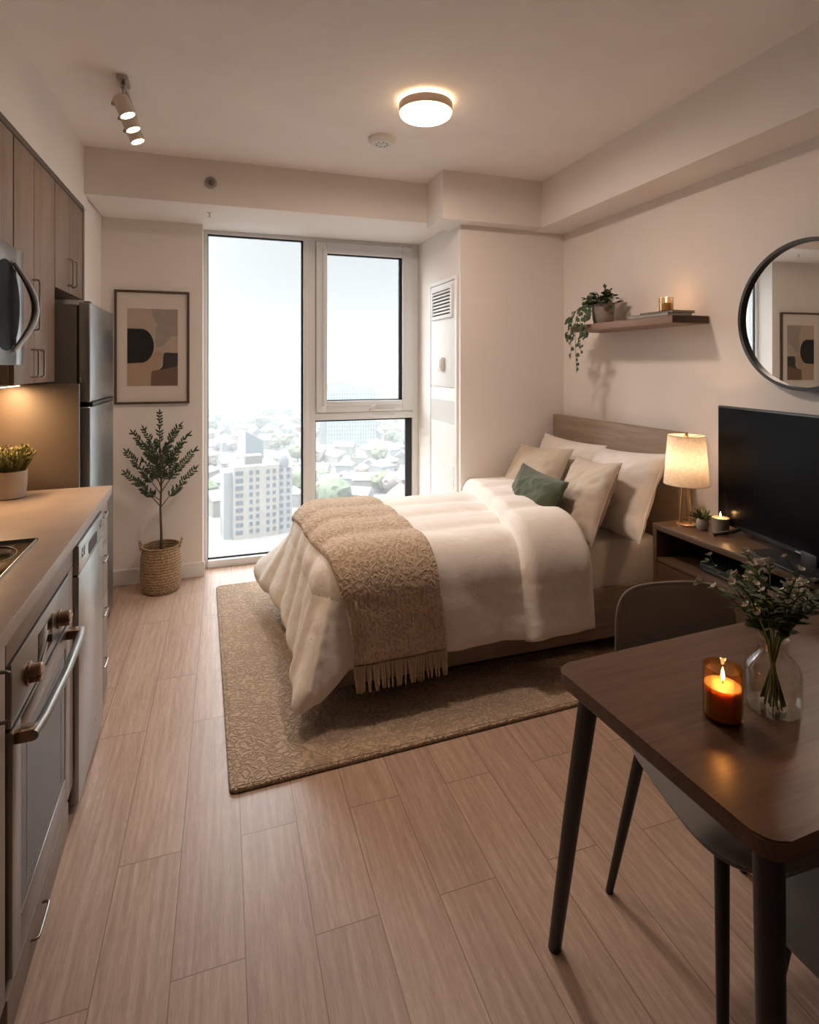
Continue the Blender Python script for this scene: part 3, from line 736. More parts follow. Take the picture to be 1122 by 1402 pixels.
# ================================================================= BED
BX0, BX1, BY0, BY1 = .40, 2.125, 2.285, 3.285
bed = thing('bed', 'grey oak platform bed with tall headboard against the right wall', 'bed', (1.25, 2.78, .0))
b = NB(); box(b, 2.13, 2.185, .02, 2.18, 3.296, 1.075, .003)
part('headboard', b, OAKBED, bed)
b = NB(); box(b, .47, 2.283, .075, 2.128, 2.31, .315, .002); part('side_rail', b, OAKBEDX, bed)
b = NB(); box(b, .47, 3.27, .075, 2.128, 3.296, .315, .002); part('side_rail', b, OAKBEDX, bed)
b = NB(); box(b, .45, 2.283, .075, .476, 3.296, .315, .002); part('foot_rail', b, OAKBED, bed)
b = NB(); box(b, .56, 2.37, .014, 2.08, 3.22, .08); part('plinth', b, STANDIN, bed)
b = NB(); box(b, .478, 2.312, .22, 2.126, 3.268, .28); part('slat_base', b, OAKBED, bed)
b = NB(); box(b, .46, 2.30, .282, 2.126, 3.28, .535, .045, 5); mt = solo('mattress', b, SHEET, 'mattress in a fitted white sheet on the oak bed', 'mattress', (1.3, 2.79, .282))

# ---- duvet: a sheet folding over the mattress edges
DX0, DY0, DY1, DR, DZ = .40, 2.235, 3.25, .12, .575
SEAMS = [2.46, 2.68, 2.90, 3.12]
def drape(px, py, off=0., wr=1.):
    qx = max(px, DX0 + DR); qy = min(max(py, DY0 + DR), DY1 - DR)
    dx, dy = px - qx, py - qy; Ld = math.hypot(dx, dy)
    if Ld < 1e-6:
        n = Vector((0, 0, 1)); P = Vector((px, py, DZ)); hang = 0; c = 0
    else:
        ux, uy = dx / Ld, dy / Ld; c = abs(2 * ux * uy)
        q = DR * PI / 2
        if Ld < q:
            a = Ld / DR; h = DR * math.sin(a); v = DR * (1 - math.cos(a)); n = Vector((ux * math.sin(a), uy * math.sin(a), math.cos(a)))
        else:
            m = Ld - q; fl = .14 + .26 * c * c + ((.10 + .22 * max(0, (py - 2.75) / .5)) if abs(ux) > .6 else 0); h = DR + m * math.sin(fl); v = DR + m * math.cos(fl); n = Vector((ux * math.cos(fl), uy * math.cos(fl), math.sin(fl)))
        P = Vector((qx + ux * h, qy + uy * h, DZ - v)); hang = max(0, Ld - .1)
        # soft folds along the hanging edge
        k = hang * wr
        s = px if abs(uy) > abs(ux) else py
        w1 = (.016 * math.sin(s * 15 + 1.3 * math.sin(s * 6)) + .008 * math.sin(s * 34 + 2)) * (1 if abs(uy) > abs(ux) else .4)
        an = math.atan2(abs(uy), abs(ux)); w2 = .05 * math.sin(an * 8 + .6)
        kc = min(1, c / .8); kc = kc * kc * (3 - 2 * kc); wv = w1 * (1 - kc) * (1 - kc) + w2 * kc
        P += Vector((ux, uy, 0)) * (wv * k * 2.0 * (1 - .6 * c))
    # quilted channels and wrinkles
    sd = min(abs(py - s) for s in SEAMS)
    puff = .022 * (1 - math.exp(-(sd / .045) ** 2)) if wr else .0
    wn = noise.noise(Vector((px * 5.5, py * 7, .3))) * .007 + noise.noise(Vector((px * 14 + py * 5, py * 13, 1.7))) * .003 + noise.noise(Vector((px * 30, py * 34, 5.7))) * .0016
    # crown of the bed: filling is loftier towards the middle
    crown = .02 * max(0, 1 - ((py - 2.78) / .5) ** 2)
    P += n * (off + puff * .5 + wn * wr + crown * (1 if Ld < .01 else max(0, 1 - Ld / .15)))
    if P.z < .022: P.z = .022 + .002 * noise.noise(Vector((px * 9, py * 9, 0)))
    return P
def shell(bm, FX, nu, nv, th, wr=1., off=.0, edge=.08):
    """FX(u,v) gives the flat sheet point; thickness fades to a rounded rim"""
    def rim(u, v, su, sv):
        e = min(u * su, (1 - u) * su, v * sv, (1 - v) * sv) / edge
        return 1 if e >= 1 else math.sqrt(max(0, 1 - (1 - e) ** 2))
    p00, p10, p01 = (Vector((*FX(0, .5), 0)), Vector((*FX(1, .5), 0)), Vector((*FX(.5, 0), 0))); p11 = Vector((*FX(.5, 1), 0))
    su, sv = (p10 - p00).length, (p11 - p01).length
    top = lambda u, v: drape(*FX(u, v), off + th * rim(u, v, su, sv), wr)
    low = lambda u, v: drape(*FX(u, v), off, wr)
    return grid_shell(bm, top, low, nu, nv)
OV = .465
def dv(u, v):
    lo = DY0 - OV + .135; hi0 = DY1 + .33; vy = lo + v * (hi0 - lo)
    x1 = 1.30 + .20 * min(1, max(0, (vy - 2.2) / 1.05)); x0 = DX0 - .41
    px = x0 + u * (x1 + .10 - x0); k = min(1, max(0, (px - 1.05) / .25)); k = k * k * (3 - 2 * k)
    hi = hi0 + (DY1 + .02 - hi0) * k   # tucked down beside the wall at the head end
    py = lo + v * (hi - lo)
    # the sheet's free corners are rounded
    dx = px - (DX0 + DR)
    if dx < 0:
        for e, s in ((DY0 + DR, -1), (DY1 - DR, 1)):
            dy = (py - e) * s
            if dy > 0:
                a, c = -dx / (.41 + DR), dy / (.33 + DR); m = max(a, c)
                if m > 1e-4: f = m / (a ** 6 + c ** 6) ** (1 / 6); px = DX0 + DR + dx * f; py = e + s * dy * f
    return px, py
b = NB(); shell(b, dv, 130, 150, .045, 1., .0, .05)
duvet = solo('duvet', b, DUVET, 'fluffy white duvet spread over the bed and hanging to the rug', 'duvet', (.9, 2.78, .3), ang=80)
def fold(u, v):
    py = DY0 - OV + .14 + v * (DY1 + .0 - (DY0 - OV + .14))
    k = min(1, max(0, (py - 2.2) / 1.05)); x0 = 1.245 + .205 * k; x1 = 1.60 + .16 * k - .02 * math.sin(3 * k)
    return x0 + u * (x1 - x0), py
b = NB(); shell(b, fold, 34, 150, .075, .7, .04, .05)
b.transform(Matrix.Translation(-Vector((.9, 2.78, .3))))
o = bpy.data.objects.new('turned_down_fold', mk('turned_down_fold', b, DUVET, True, 80)); COL.objects.link(o); o.parent = duvet
# ---- throw
throw = thing('throw_blanket', 'tan knitted throw with fringe laid across the foot of the bed', 'blanket', (.62, 2.7, .3))
def tw(u, v):
    py = 1.93 + v * (3.50 - 1.93); k = min(1, max(0, (py - 2.0) / 1.2))
    x0 = .455 - .06 * k + .004 * math.sin(py * 9); x1 = .875 - .06 * k + .004 * math.sin(py * 7 + 1)
    return x0 + u * (x1 - x0), py
def trim_drape(px, py, off): return drape(px, py, off, .45)
def tw_top(u, v):
    e = min(u * .43, (1 - u) * .43, v * 1.5, (1 - v) * 1.5) / .02; r_ = 1 if e >= 1 else math.sqrt(max(0, 1 - (1 - e) ** 2))
    px, py = tw(u, v)
    return trim_drape(px, py, .05 + .014 * r_ + .0022 * abs(math.sin(u * PI * 22)) )
b = NB(); grid_shell(b, tw_top, lambda u, v: trim_drape(*tw(u, v), .05), 88, 150)
part('knit_panel', b, THROW, throw, ang=80)
b = NB(); rnd = random.Random(5)
for i in range(38):
    u = (i + .5) / 38; pts = []
    sw, sd = rnd.uniform(-.012, .012), rnd.uniform(.0, .012)
    for k in range(6):
        f = k / 5; px, py = tw(u, 0); p = trim_drape(px + sw * f, py - .095 * f * rnd.uniform(.96, 1.02), .058 + sd * f * .5 + .003 * math.sin(k * 2.4 + i)); pts.append(p)
    tube(b, pts, [.0058, .005, .0054, .005, .0046, .0024], 6)
part('fringe', b, FRINGE, throw)

# ---- pillows
def pillow(name, label, mtl, w, h, th, base, top, yrot=0., roll=0., seed=0, group=None):
    """leaning cushion: base = middle of lower edge, top = middle of upper edge"""
    base, top = Vector(base), Vector(top); up = (top - base).normalized()
    right = Vector((0, 1, 0)); right.rotate(Euler((0, 0, yrot))); right = (right - up * right.dot(up)).normalized()
    nrm = right.cross(up).normalized()
    if nrm.x > 0: nrm = -nrm
    right2 = (Matrix.Rotation(roll, 3, nrm) @ right); up2 = Matrix.Rotation(roll, 3, nrm) @ up
    c = base + (top - base) * .5
    Mx = Matrix((( right2.x, up2.x, nrm.x, c.x), (right2.y, up2.y, nrm.y, c.y), (right2.z, up2.z, nrm.z, c.z), (0, 0, 0, 1)))
    def surf(sgn):
        def f(u, v):
            a, b_ = u * 2 - 1, v * 2 - 1
            x = a * w / 2 * (1 - .075 * (1 - b_ * b_)); y = b_ * h / 2 * (1 - .085 * (1 - a * a))
            e = max(0, (1 - a ** 4)) ** .55 * max(0, (1 - b_ ** 4)) ** .55
            z = th / 2 * (e * (.45 + .55 * max(0, (1 - a * a) * (1 - b_ * b_)) ** .5)) 
            wr = .014 * noise.noise(Vector((a * 2.3 + seed, b_ * 2.1, seed * 3))) + .008 * noise.noise(Vector((a * 6 + b_ * 2, b_ * 5 + seed, seed)))
            ed = min(1 - abs(a), 1 - abs(b_)); z += wr * min(1, ed * 6) * e + (.004 * math.sin(10 * (a if 1 - abs(b_) < 1 - abs(a) else b_) + seed) * max(0, 1 - ed * 5) * min(1, ed * 20))
            sag = -.02 * (1 - abs(b_)) * 0
            edge = .002
            return Vector((x, y, sgn * (z + edge) + .012 * math.sin(a * 2 + seed) * b_))
        return f
    o = bpy.data.objects.new(name, None)
    t = thing(name, label, 'cushion' if 'cushion' in name else 'pillow', tuple(base), group=group)
    b = NB(); grid_shell(b, surf(1), surf(-1), 44, 40); b.transform(Mx); part('cover', b, mtl, t, ang=70)
    # piped seam round the edge
    b = NB(); f0 = surf(0); seq = [(i / 24, 0) for i in range(24)] + [(1, i / 24) for i in range(24)] + [(1 - i / 24, 1) for i in range(24)] + [(0, 1 - i / 24) for i in range(24)]
    tube(b, [f0(*q) for q in seq], .0032, 6, True); b.transform(Mx); part('seam', b, mtl, t, ang=80)
    bpy.data.objects.remove(o)
    return t
pillow('bed_pillow', 'white bed pillow in the far corner behind the beige cushion', PILLOWW, .60, .44, .17, (1.90, 2.97, .55), (2.06, 2.965, .945), .03, .02, 1)
pillow('bed_pillow', 'large white bed pillow leaning on the headboard next to the lamp', PILLOWW, .60, .45, .18, (1.87, 2.43, .55), (2.055, 2.455, .955), -.10, -.02, 2)
pillow('cushion', 'beige linen cushion behind the green cushion, farther from the lamp', LINEN, .50, .44, .15, (1.68, 2.97, .555), (1.88, 3.0, .885), .12, .03, 3)
pillow('cushion', 'beige linen cushion right of the green cushion, in front of the large pillow', LINEN, .46, .42, .15, (1.68, 2.45, .555), (1.86, 2.47, .90), -.16, -.05, 4)
pillow('cushion', 'small dark green cushion at the front of the pillows', GREENF, .50, .29, .14, (1.52, 2.64, .585), (1.645, 2.645, .815), -.06, -.07, 5)

# ================================================================= TV STAND
st = thing('tv_stand', 'brown wooden television stand with open shelf and drawers along the right wall', 'television stand', (2.04, 1.42, 0))
SX0, SX1, SY0, SY1, SZ = 1.862, 2.205, .78, 2.065, .69
b = NB(); box(b, SX0 - .004, SY0, SZ - .026, SX1, SY1, SZ, .002); part('top', b, STANDW, st)
for yy in (SY0, SY1 - .022):
    b = NB(); box(b, SX0, yy, .03, SX1, yy + .022, SZ - .026, .001); part('side_panel', b, STANDW, st)
b = NB(); box(b, SX1 - .012, SY0 + .022, .03, SX1, SY1 - .022, SZ - .026); part('back_panel', b, STANDIN, st)
b = NB(); box(b, SX0 + .004, SY0 + .022, .522, SX1 - .012, SY1 - .022, .540, .001); part('shelf', b, STANDW, st)
b = NB(); box(b, SX0 + .004, 1.395, .540, SX1 - .012, 1.413, SZ - .026, .001); part('divider', b, STANDW, st)
b = NB(); box(b, SX0 + .03, SY0 + .03, .0, SX1 - .02, SY1 - .03, .05); part('plinth', b, STANDIN, st)
for y0, y1 in ((SY0 + .024, 1.402), (1.406, SY1 - .024)):
    b = NB(); ym = (y0 + y1) / 2
    prism(b, [(y0, .052), (y1, .052), (y1, .518), (ym + .05, .518), (ym + .045, .503), (ym - .045, .503), (ym - .05, .518), (y0, .518)], 'x', SX0, SX0 + .02); d = part('drawer', b, STANDW, st)
t = thing('media_box', 'flat black media player on the open shelf of the stand', 'media player', (1.98, 1.72, .540))
b = NB(); box(b, 1.91, 1.57, .544, 2.10, 1.85, .575, .004); part('body', b, BLACKP, t)
b = NB(); box(b, 1.908, 1.59, .553, 1.9105, 1.83, .559); part('trim_line', b, STEELD, t)

for x_ in (1.93, 2.06): b = NB(); box(b, x_, 1.60, .540, x_ + .02, 1.82, .544); part('foot', b, BLACKP, t)
# television
TVA = .20; tvm = Matrix.Translation((2.065, 1.90, 0)) @ Matrix.Rotation(-TVA, 4, 'Z')
tv = thing('television', 'black flat-screen television on the wooden stand', 'television', (2.0, 1.50, SZ), -TVA)
def tvp(name, bm, m, **k): bm.transform(tvm); return part(name, bm, m, tv, **k)
TW, Z0, Z1 = .91, .722, 1.232
b = NB(); box(b, .0, -TW, Z0, .022, 0, Z1, .004); box(b, .022, -TW + .15, Z0 + .03, .05, -.15, Z0 + .30, .01); tvp('housing', b, BLACKP)
b = NB(); box(b, -.0012, -TW + .008, Z0 + .018, .001, -.008, Z1 - .008); tvp('screen', b, SCREEN)
b = NB(); box(b, -.002, -TW / 2 - .03, Z0 + .006, .0005, -TW / 2 + .03, Z0 + .0105); tvp('logo_mark', b, NICKEL)
b = NB()
for e in ((-.105, .0), (.085, -.0)): tube(b, [(.012, -.13, Z0 + .006), (.012 + e[0] * .3, -.125, Z0 - .008), (.012 + e[0], -.10, SZ + .006)], [.010, .009, .007], 8)
tvp('foot', b, BLACKP)
b = NB(); box(b, -.005, -TW / 2 - .065, SZ + .008, .03, -TW / 2 + .005, Z0 + .02, .004); tvp('neck', b, BLACKP)
b = NB(); box(b, -.11, -TW / 2 - .17, SZ + .0005, .06, -TW / 2 + .15, SZ + .012, .003); tvp('base_plate', b, BLACKP)
# lamp on the stand
lm = thing('table_lamp', 'brass table lamp with glowing cream linen shade beside the headboard', 'lamp', (1.975, 1.985, SZ))
b = NB(); lathe(b, [(0, .0), (.042, 0), (.042, .008), (.036, .012), (0, .012)], 32); part('base', b, BRASS, lm, local=True)
for k in range(3):
    a = k * 2 * PI / 3 + .4; b = NB(); tube(b, [(.026 * math.cos(a), .026 * math.sin(a), .01), (.014 * math.cos(a), .014 * math.sin(a), .19)], .005, 10); part('rod', b, BRASS, lm, local=True)
b = NB(); lathe(b, [(0, .185), (.018, .185), (.018, .20), (.012, .205), (.012, .235), (0, .235)], 20); part('socket', b, BRASS, lm, local=True)
b = NB(); lathe(b, [(0, .25), (.02, .258), (.026, .275), (.02, .295), (0, .302)], 20); part('bulb', b, emit('warm_bulb', (1., .70, .40), 8.), lm, local=True)
SHADE = bpy.data.materials.new('linen_shade'); SHADE.use_nodes = True
def shade_nodes(m):
    nt = m.node_tree; nt.nodes.remove(nt.nodes['Principled BSDF'])
    v = coords(m, (1, 1, 1)); n = N(m, 'ShaderNodeTexNoise', Scale=70., Detail=4., Roughness=.7); L(m, v, n.inputs['Vector'])
    c = ramp(m, n.outputs['Fac'], [(.35, (.54, .47, .40)), (.65, (.69, .61, .53))])
    d = N(m, 'ShaderNodeBsdfDiffuse'); t = N(m, 'ShaderNodeBsdfTranslucent'); L(m, c, d.inputs['Color']); L(m, c, t.inputs['Color'])
    mx = N(m, 'ShaderNodeMixShader'); mx.inputs[0].default_value = .25; L(m, d.outputs[0], mx.inputs[1]); L(m, t.outputs[0], mx.inputs[2]); L(m, mx.outputs[0], nt.nodes['Material Output'].inputs['Surface'])
shade_nodes(SHADE)
b = NB(); n_ = 56; r0, r1, z0_, z1_ = .094, .077, .185, .402
ra = [b.verts.new((r0 * math.cos(2 * PI * i / n_), r0 * math.sin(2 * PI * i / n_), z0_)) for i in range(n_)]; rb = [b.verts.new((r1 * math.cos(2 * PI * i / n_), r1 * math.sin(2 * PI * i / n_), z1_)) for i in range(n_)]
for i in range(n_): b.faces.new((ra[i], ra[(i + 1) % n_], rb[(i + 1) % n_], rb[i]))
shd = part('lamp_shade', b, SHADE, lm, local=True)
b = NB(); tube(b, [(r0 * math.cos(2 * PI * i / n_), r0 * math.sin(2 * PI * i / n_), z0_) for i in range(n_)], .0016, 6, True); part('lower_rim', b, LINEN, shd, local=True); b = NB(); tube(b, [(r1 * math.cos(2 * PI * i / n_), r1 * math.sin(2 * PI * i / n_), z1_) for i in range(n_)], .0016, 6, True)
part('upper_rim', b, LINEN, shd, local=True)
b = NB(); lathe(b, [(0, .385), (.007, .39), (.009, .402), (.006, .414), (0, .418)], 16)
for k in range(3): a = k * 2 * PI / 3; tube(b, [(0, 0, .392), (.0765 * math.cos(a), .0765 * math.sin(a), .398)], .0014, 6)
tube(b, [(0, 0, .30), (0, 0, .39)], .003, 8)
part('finial', b, BRASS, lm, local=True)
# succulent + candle on stand
t = potted('succulent', 'tiny spiky succulent in a grey pot beside the lamp', 'potted plant', (1.985, 1.905, SZ), [(0, 0), (.018, 0), (.024, .01), (.027, .025), (.023, .042), (.018, .05), (.015, .05), (.015, .04), (0, .04)], STONE, .0155, .046)
b = NB(); rnd = random.Random(8)
for i in range(34):
    a = i * 2.4; e = .25 + .75 * (i / 34); d = Vector((math.cos(a) * (1.15 - e), math.sin(a) * (1.15 - e), e)); leaf(b, (.004 * math.cos(a), .004 * math.sin(a), .045), d, (-math.sin(a), math.cos(a), .1), .052 * rnd.uniform(.8, 1.1), .0085, .4, -.12)
part('leaves', b, LEAFM, t, local=True)
def candle(name, label, loc, vessel, vm, wax, wm, flame_z, wick0, glass=False):
    t = thing(name, label, 'candle', loc)
    b = NB(); lathe(b, vessel, 44); part('jar', b, vm, t, local=True)
    b = NB(); lathe(b, wax, 36); part('wax', b, wm, t, local=True)
    b = NB(); tube(b, [(0, 0, wick0), (.0005, 0, flame_z - .003)], .0012, 6); part('wick', b, BLACKP, t, local=True)
    b = NB(); lathe(b, [(0, -.004), (.0028, .0), (.0036, .005), (.0026, .012), (.001, .019), (0, .023)], 14, (0, 0, flame_z)); part('flame', b, FLAME, t, local=True)
    return t
candle('candle', 'grey concrete jar candle beside the television', (2.02, 1.845, SZ), [(0, 0), (.030, 0), (.033, .004), (.034, .066), (.030, .066), (.029, .055), (0, .05)], CONCR, [(0, .052), (.0285, .056), (.0285, .0595), (.005, .0605), (0, .0605)], WAX, .069, .059)

# ================================================================= SHELF, MIRROR
sh = thing('wall_shelf', 'floating wooden shelf on the right wall above the bed', 'shelf', (2.11, 2.5, 1.608))
b = NB(); box(b, 2.0, 2.095, 1.608, 2.2215, 2.905, 1.646, .002); part('board', b, SHELFW, sh)
b = NB(); box(b, 2.003, 2.0935, 1.611, 2.2185, 2.0955, 1.643); part('end_cap', b, STANDW, sh)
t = potted('trailing_plant', 'trailing green plant in a taupe pot at the far end of the shelf', 'potted plant', (2.095, 2.72, 1.6465), [(0, 0), (.046, 0), (.054, .008), (.060, .04), (.064, .115), (.058, .115), (.056, .06), (0, .06)], STONE, .0575, .103)
rnd = random.Random(21); b = NB(); stm = NB()
def rleaf(bm, p, d, up, L0): leaf(bm, p, d, up, L0, L0 * .85, .12, .2)
for i in range(120):
    a = rnd.random() * 2 * PI; r_ = rnd.uniform(.01, .085); h_ = rnd.uniform(.0, .09) * (1 - r_ / .14)
    p0 = Vector((.03 * math.cos(a), .03 * math.sin(a), .10)); p = Vector((r_ * math.cos(a) - .012, r_ * math.sin(a) * 1.1, .115 + h_))
    tube(stm, [p0, (p0 + p) / 2 + Vector((0, 0, .01)), p], .0012, 5)
    rleaf(b, p, (math.cos(a), math.sin(a), rnd.uniform(-.2, .6)), (rnd.uniform(-.4, .2), rnd.uniform(-.4, .4), 1), rnd.uniform(.026, .038))
for i, (sx, sy, ez) in enumerate(((-.128, .085, -.285), (-.122, .05, -.16), (-.13, .13, -.19), (-.124, .165, -.11), (-.122, .01, -.08))):
    P = [Vector((-.02, .03, .11)), Vector((-.06, .05, .135)), Vector((sx * .8, sy * .9, .08)), Vector((sx, sy, .02)), Vector((sx, sy + .004, -.06)), Vector((sx - .002, sy - .004, ez * .6)), Vector((sx, sy + rnd.uniform(-.012, .012), ez))]
    P = [p for i_ in range(6) for p in [P[i_].lerp(P[i_ + 1], k / 4) for k in range(4)]] + [P[-1]]
    P = [p for p in P if p.z > ez - .01]
    tube(stm, P, .0013, 5)
    for j in range(3, len(P)):
        for s in (-1, 1):
            if rnd.random() < (.46 if P[j].z < 0 else .55):
                rleaf(b, P[j], (rnd.uniform(-.5, .1), s * 1., rnd.uniform(-.75, .1)), (-1, 0, rnd.uniform(.1, .6)), rnd.uniform(.032, .043) * (1 - .25 * j / len(P)))
for (ex, ey, ez) in ((-.02, -.10, .05), (-.02, -.085, .15), (.0, -.06, .185), (-.01, -.03, .205), (-.03, .09, .16), (-.05, .11, .12)):
    P = bez(Vector((0, 0, .1)), Vector((ex, ey, ez)), Vector((0, 0, .03))); tube(stm, P, .0012, 5)
    for j in range(3, 10):
        rleaf(b, P[j], (rnd.uniform(-.6, .2), ey * 8 + rnd.uniform(-.6, .6), rnd.uniform(-.3, .9)), (-1, 0, .5), rnd.uniform(.02, .03))
part('stems', stm, LEAFM, t, local=True); part('foliage', b, LEAFD, t, local=True, smooth=False)
def book(label, x0, y0, x1, y1, z0, z1, cm):
    t = thing('book', label, 'book', ((x0 + x1) / 2, (y0 + y1) / 2, z0))
    b = NB(); box(b, x0, y0, z0, x1, y1, z0 + .002); box(b, x0, y0, z1 - .002, x1, y1, z1); box(b, x0, y0, z0, x0 + .002, y1, z1); part('cover', b, cm, t)
    b = NB(); box(b, x0 + .002, y0 + .003, z0 + .002, x1 - .004, y1 - .003, z1 - .002); part('pages', b, PAPER, t)
book('lower grey book lying flat on the wall shelf', 2.012, 2.135, 2.165, 2.40, 1.6465, 1.663, BOOKA)
book('upper taupe book lying flat beneath the shelf candle', 2.045, 2.14, 2.185, 2.36, 1.6635, 1.675, BOOKB)
candle('candle', 'small glass jar candle on the books on the wall shelf', (2.11, 2.25, 1.6755), [(0, 0), (.032, 0), (.035, .004), (.035, .072), (.0325, .072), (.0325, .006), (0, .006)], SMOKE, [(0, .0065), (.032, .0065), (.032, .044), (.006, .0455), (0, .0455)], WAX, .053, .045)
m_ = thing('round_mirror', 'round mirror with thin black frame on the right wall', 'mirror', (2.205, 1.605, 1.608), R(-2.6))
MRX = .303
b = NB(); n = 96
for i in range(n):
    pass
prof = [(MRX, 0), (MRX, .028), (MRX - .014, .028), (MRX - .014, .004), (MRX - .014, 0)]
rings = [[b.verts.new((-d, r * math.cos(2 * PI * i / n), r * math.sin(2 * PI * i / n))) for i in range(n)] for r, d in prof[:4]]
rings.append(rings[0])
rr = [rings[0], rings[1], rings[2], rings[3]]
for a_, c_ in ((0, 1), (1, 2), (2, 3), (3, 0)):
    for i in range(n): b.faces.new((rr[a_][i], rr[a_][(i + 1) % n], rr[c_][(i + 1) % n], rr[c_][i]))
part('frame', b, BLACKM, m_, local=True)
b = NB(); prism(b, circle(0, 0, MRX - .0145, 96), 'x', -.012, -.002); part('glass', b, MIRROR, m_, local=True)

# ================================================================= DINING TABLE, CHAIRS
TX0, TX1, TY0, TY1, TZ = .703, 1.72, .565, 1.066, .745
tb = thing('dining_table', 'dark walnut dining table with black legs in the foreground', 'table', (.703, .815, 0), .045)
TBM = Matrix.Translation((.703, .815, 0)) @ Matrix.Rotation(.045, 4, 'Z') @ Matrix.Translation((-.703, -.815, 0))
def tpart(n_, b, m): b.transform(TBM); return part(n_, b, m, tb)
b = NB(); prism(b, rrect(TX0, TY0, TX1, TY1, .035, 8), 'z', TZ - .03, TZ)
bmesh.ops.bevel(b, geom=[e for e in b.edges if abs(e.verts[0].co.z - e.verts[1].co.z) < 1e-6], offset=.003, segments=2, affect='EDGES')
tpart('tabletop', b, WALNUT)
b = NB(); box(b, TX0 + .05, TY0 + .05, TZ - .07, TX0 + .075, TY1 - .05, TZ - .0305); box(b, TX1 - .075, TY0 + .05, TZ - .07, TX1 - .05, TY1 - .05, TZ - .0305)
box(b, TX0 + .06, TY0 + .04, TZ - .07, TX1 - .06, TY0 + .065, TZ - .0305); box(b, TX0 + .06, TY1 - .065, TZ - .07, TX1 - .06, TY1 - .04, TZ - .0305); tpart('frame', b, BLACKM)
for (x, y, fx, fy) in ((TX0 + .05, TY1 - .06, .775, 1.165), (TX0 + .046, TY0 + .042, .752, .60), (TX1 - .05, TY1 - .06, TX1 - .075, 1.165), (TX1 - .05, TY0 + .042, TX1 - .06, .60)):
    b = NB(); tube(b, [(x, y, TZ - .0305), (x + (fx - x) * .5, y + (fy - y) * .5, TZ / 2), (fx, fy, .0)], [.021, .019, .0155], 20); tpart('leg', b, BLACKM)
# chair
def chair_parts(t):
    TH = .035
    def seat_top(u, v):
        a, c = u * 2 - 1, v * 2 - 1
        # superellipse plan
        k = (abs(a) ** 4 + abs(c) ** 4) ** .25; s = max(abs(a), abs(c)) / k if k > 1e-6 else 1
        x, y = a * s * (.205 - .012 * (c * s)), -.005 + c * s * .215
        return x, y, max(abs(a), abs(c))
    def f(u, v):
        x, y, m = seat_top(u, v); return Vector((x, y, .452 + .022 * (1 - m ** 3) ** .5 - .012 * (1 - (x / .21) ** 2) - .012 * max(0, -(y) / .2) ** 3 + .02 * max(0, y / .2) ** 3))
    def g(u, v):
        x, y, m = seat_top(u, v); return Vector((x, y, .452 - .028 * (1 - m ** 4) ** .5 - .012 * (1 - (x / .21) ** 2) - .012 * max(0, -(y) / .2) ** 3 + .02 * max(0, y / .2) ** 3))
    b = NB(); grid_shell(b, f, g, 30, 30); st_ = part('seat', b, CHAIRF, t, local=True, ang=60)
    b = NB(); sq = [(i / 16, 0) for i in range(16)] + [(1, i / 16) for i in range(16)] + [(1 - i / 16, 1) for i in range(16)] + [(0, 1 - i / 16) for i in range(16)]
    tube(b, [f(*q) + Vector((0, 0, .001)) for q in sq], .004, 8, True); part('piping', b, CHAIRF, st_, local=True)
    # backrest: curved shell rising from the rear of the seat
    def bp(u, v):
        a = u * 2 - 1; s = v
        wd = .184 * (1 - .05 * s); kk = 1.
        # rounded top corners by superellipse on the upper half
        a2, s2 = a, s * 2 - 1
        k = (abs(a2) ** 6 + max(0, s2) ** 6) ** (1 / 6); m = max(abs(a2), max(0, s2)); q = m / k if k > 1e-6 else 1
        a2 *= q; s2 = s2 * q if s2 > 0 else s2; s_ = (s2 + 1) / 2
        y = .165 + .02 * s_ + .085 * (1 - (1 - s_) ** 2.6); z = .452 + .343 * s_ ** 1.15
        y -= .045 * abs(a2) ** 2.2 * (.4 + .6 * s_)
        return Vector((a2 * wd, y, z)), max(abs(a), v if v > .5 else 0)
    def bf(u, v): p, m = bp(u, v); return p + Vector((0, -.019 * (1 - m ** 6) ** .5, 0))
    def bg(u, v): p, m = bp(u, v); return p + Vector((0, .013 * (1 - m ** 6) ** .5, 0))
    b = NB(); grid_shell(b, bf, bg, 36, 36); bk = part('backrest', b, CHAIRF, t, local=True, ang=60)
    b = NB(); tube(b, [bp(0, i / 20)[0] for i in range(21)] + [bp(i / 24, 1)[0] for i in range(1, 25)] + [bp(1, 1 - i / 20)[0] for i in range(1, 21)], .0042, 8); part('piping', b, CHAIRP, bk, local=True)
    b = NB(); box(b, -.15, -.16, .408, .15, -.14, .425, .003); box(b, -.15, .13, .408, .15, .15, .425, .003); box(b, -.015, -.15, .405, .015, .14, .42, .003); part('under_frame', b, BLACKM, t, local=True)
    for x, y, fx, fy in ((-.155, -.15, -.195, -.205), (.155, -.15, .195, -.205), (-.155, .14, -.20, .22), (.155, .14, .20, .22)):
        b = NB(); tube(b, [(x, y, .43), ((x + fx) / 2, (y + fy) / 2, .215), (fx, fy, 0)], [.0145, .0125, .0095], 14); part('leg', b, BLACKM, t, local=True)
c1 = thing('dining_chair', 'grey-brown upholstered chair on the far side of the dining table', 'chair', (1.138, .995, 0), -.17)
chair_parts(c1)
c2 = copy_tree(c1); c2.location = (1.09, .565, 0); c2.rotation_euler = (0, 0, PI - .02)
props(c2, 'dark upholstered chair at the near side of the dining table by its front leg')
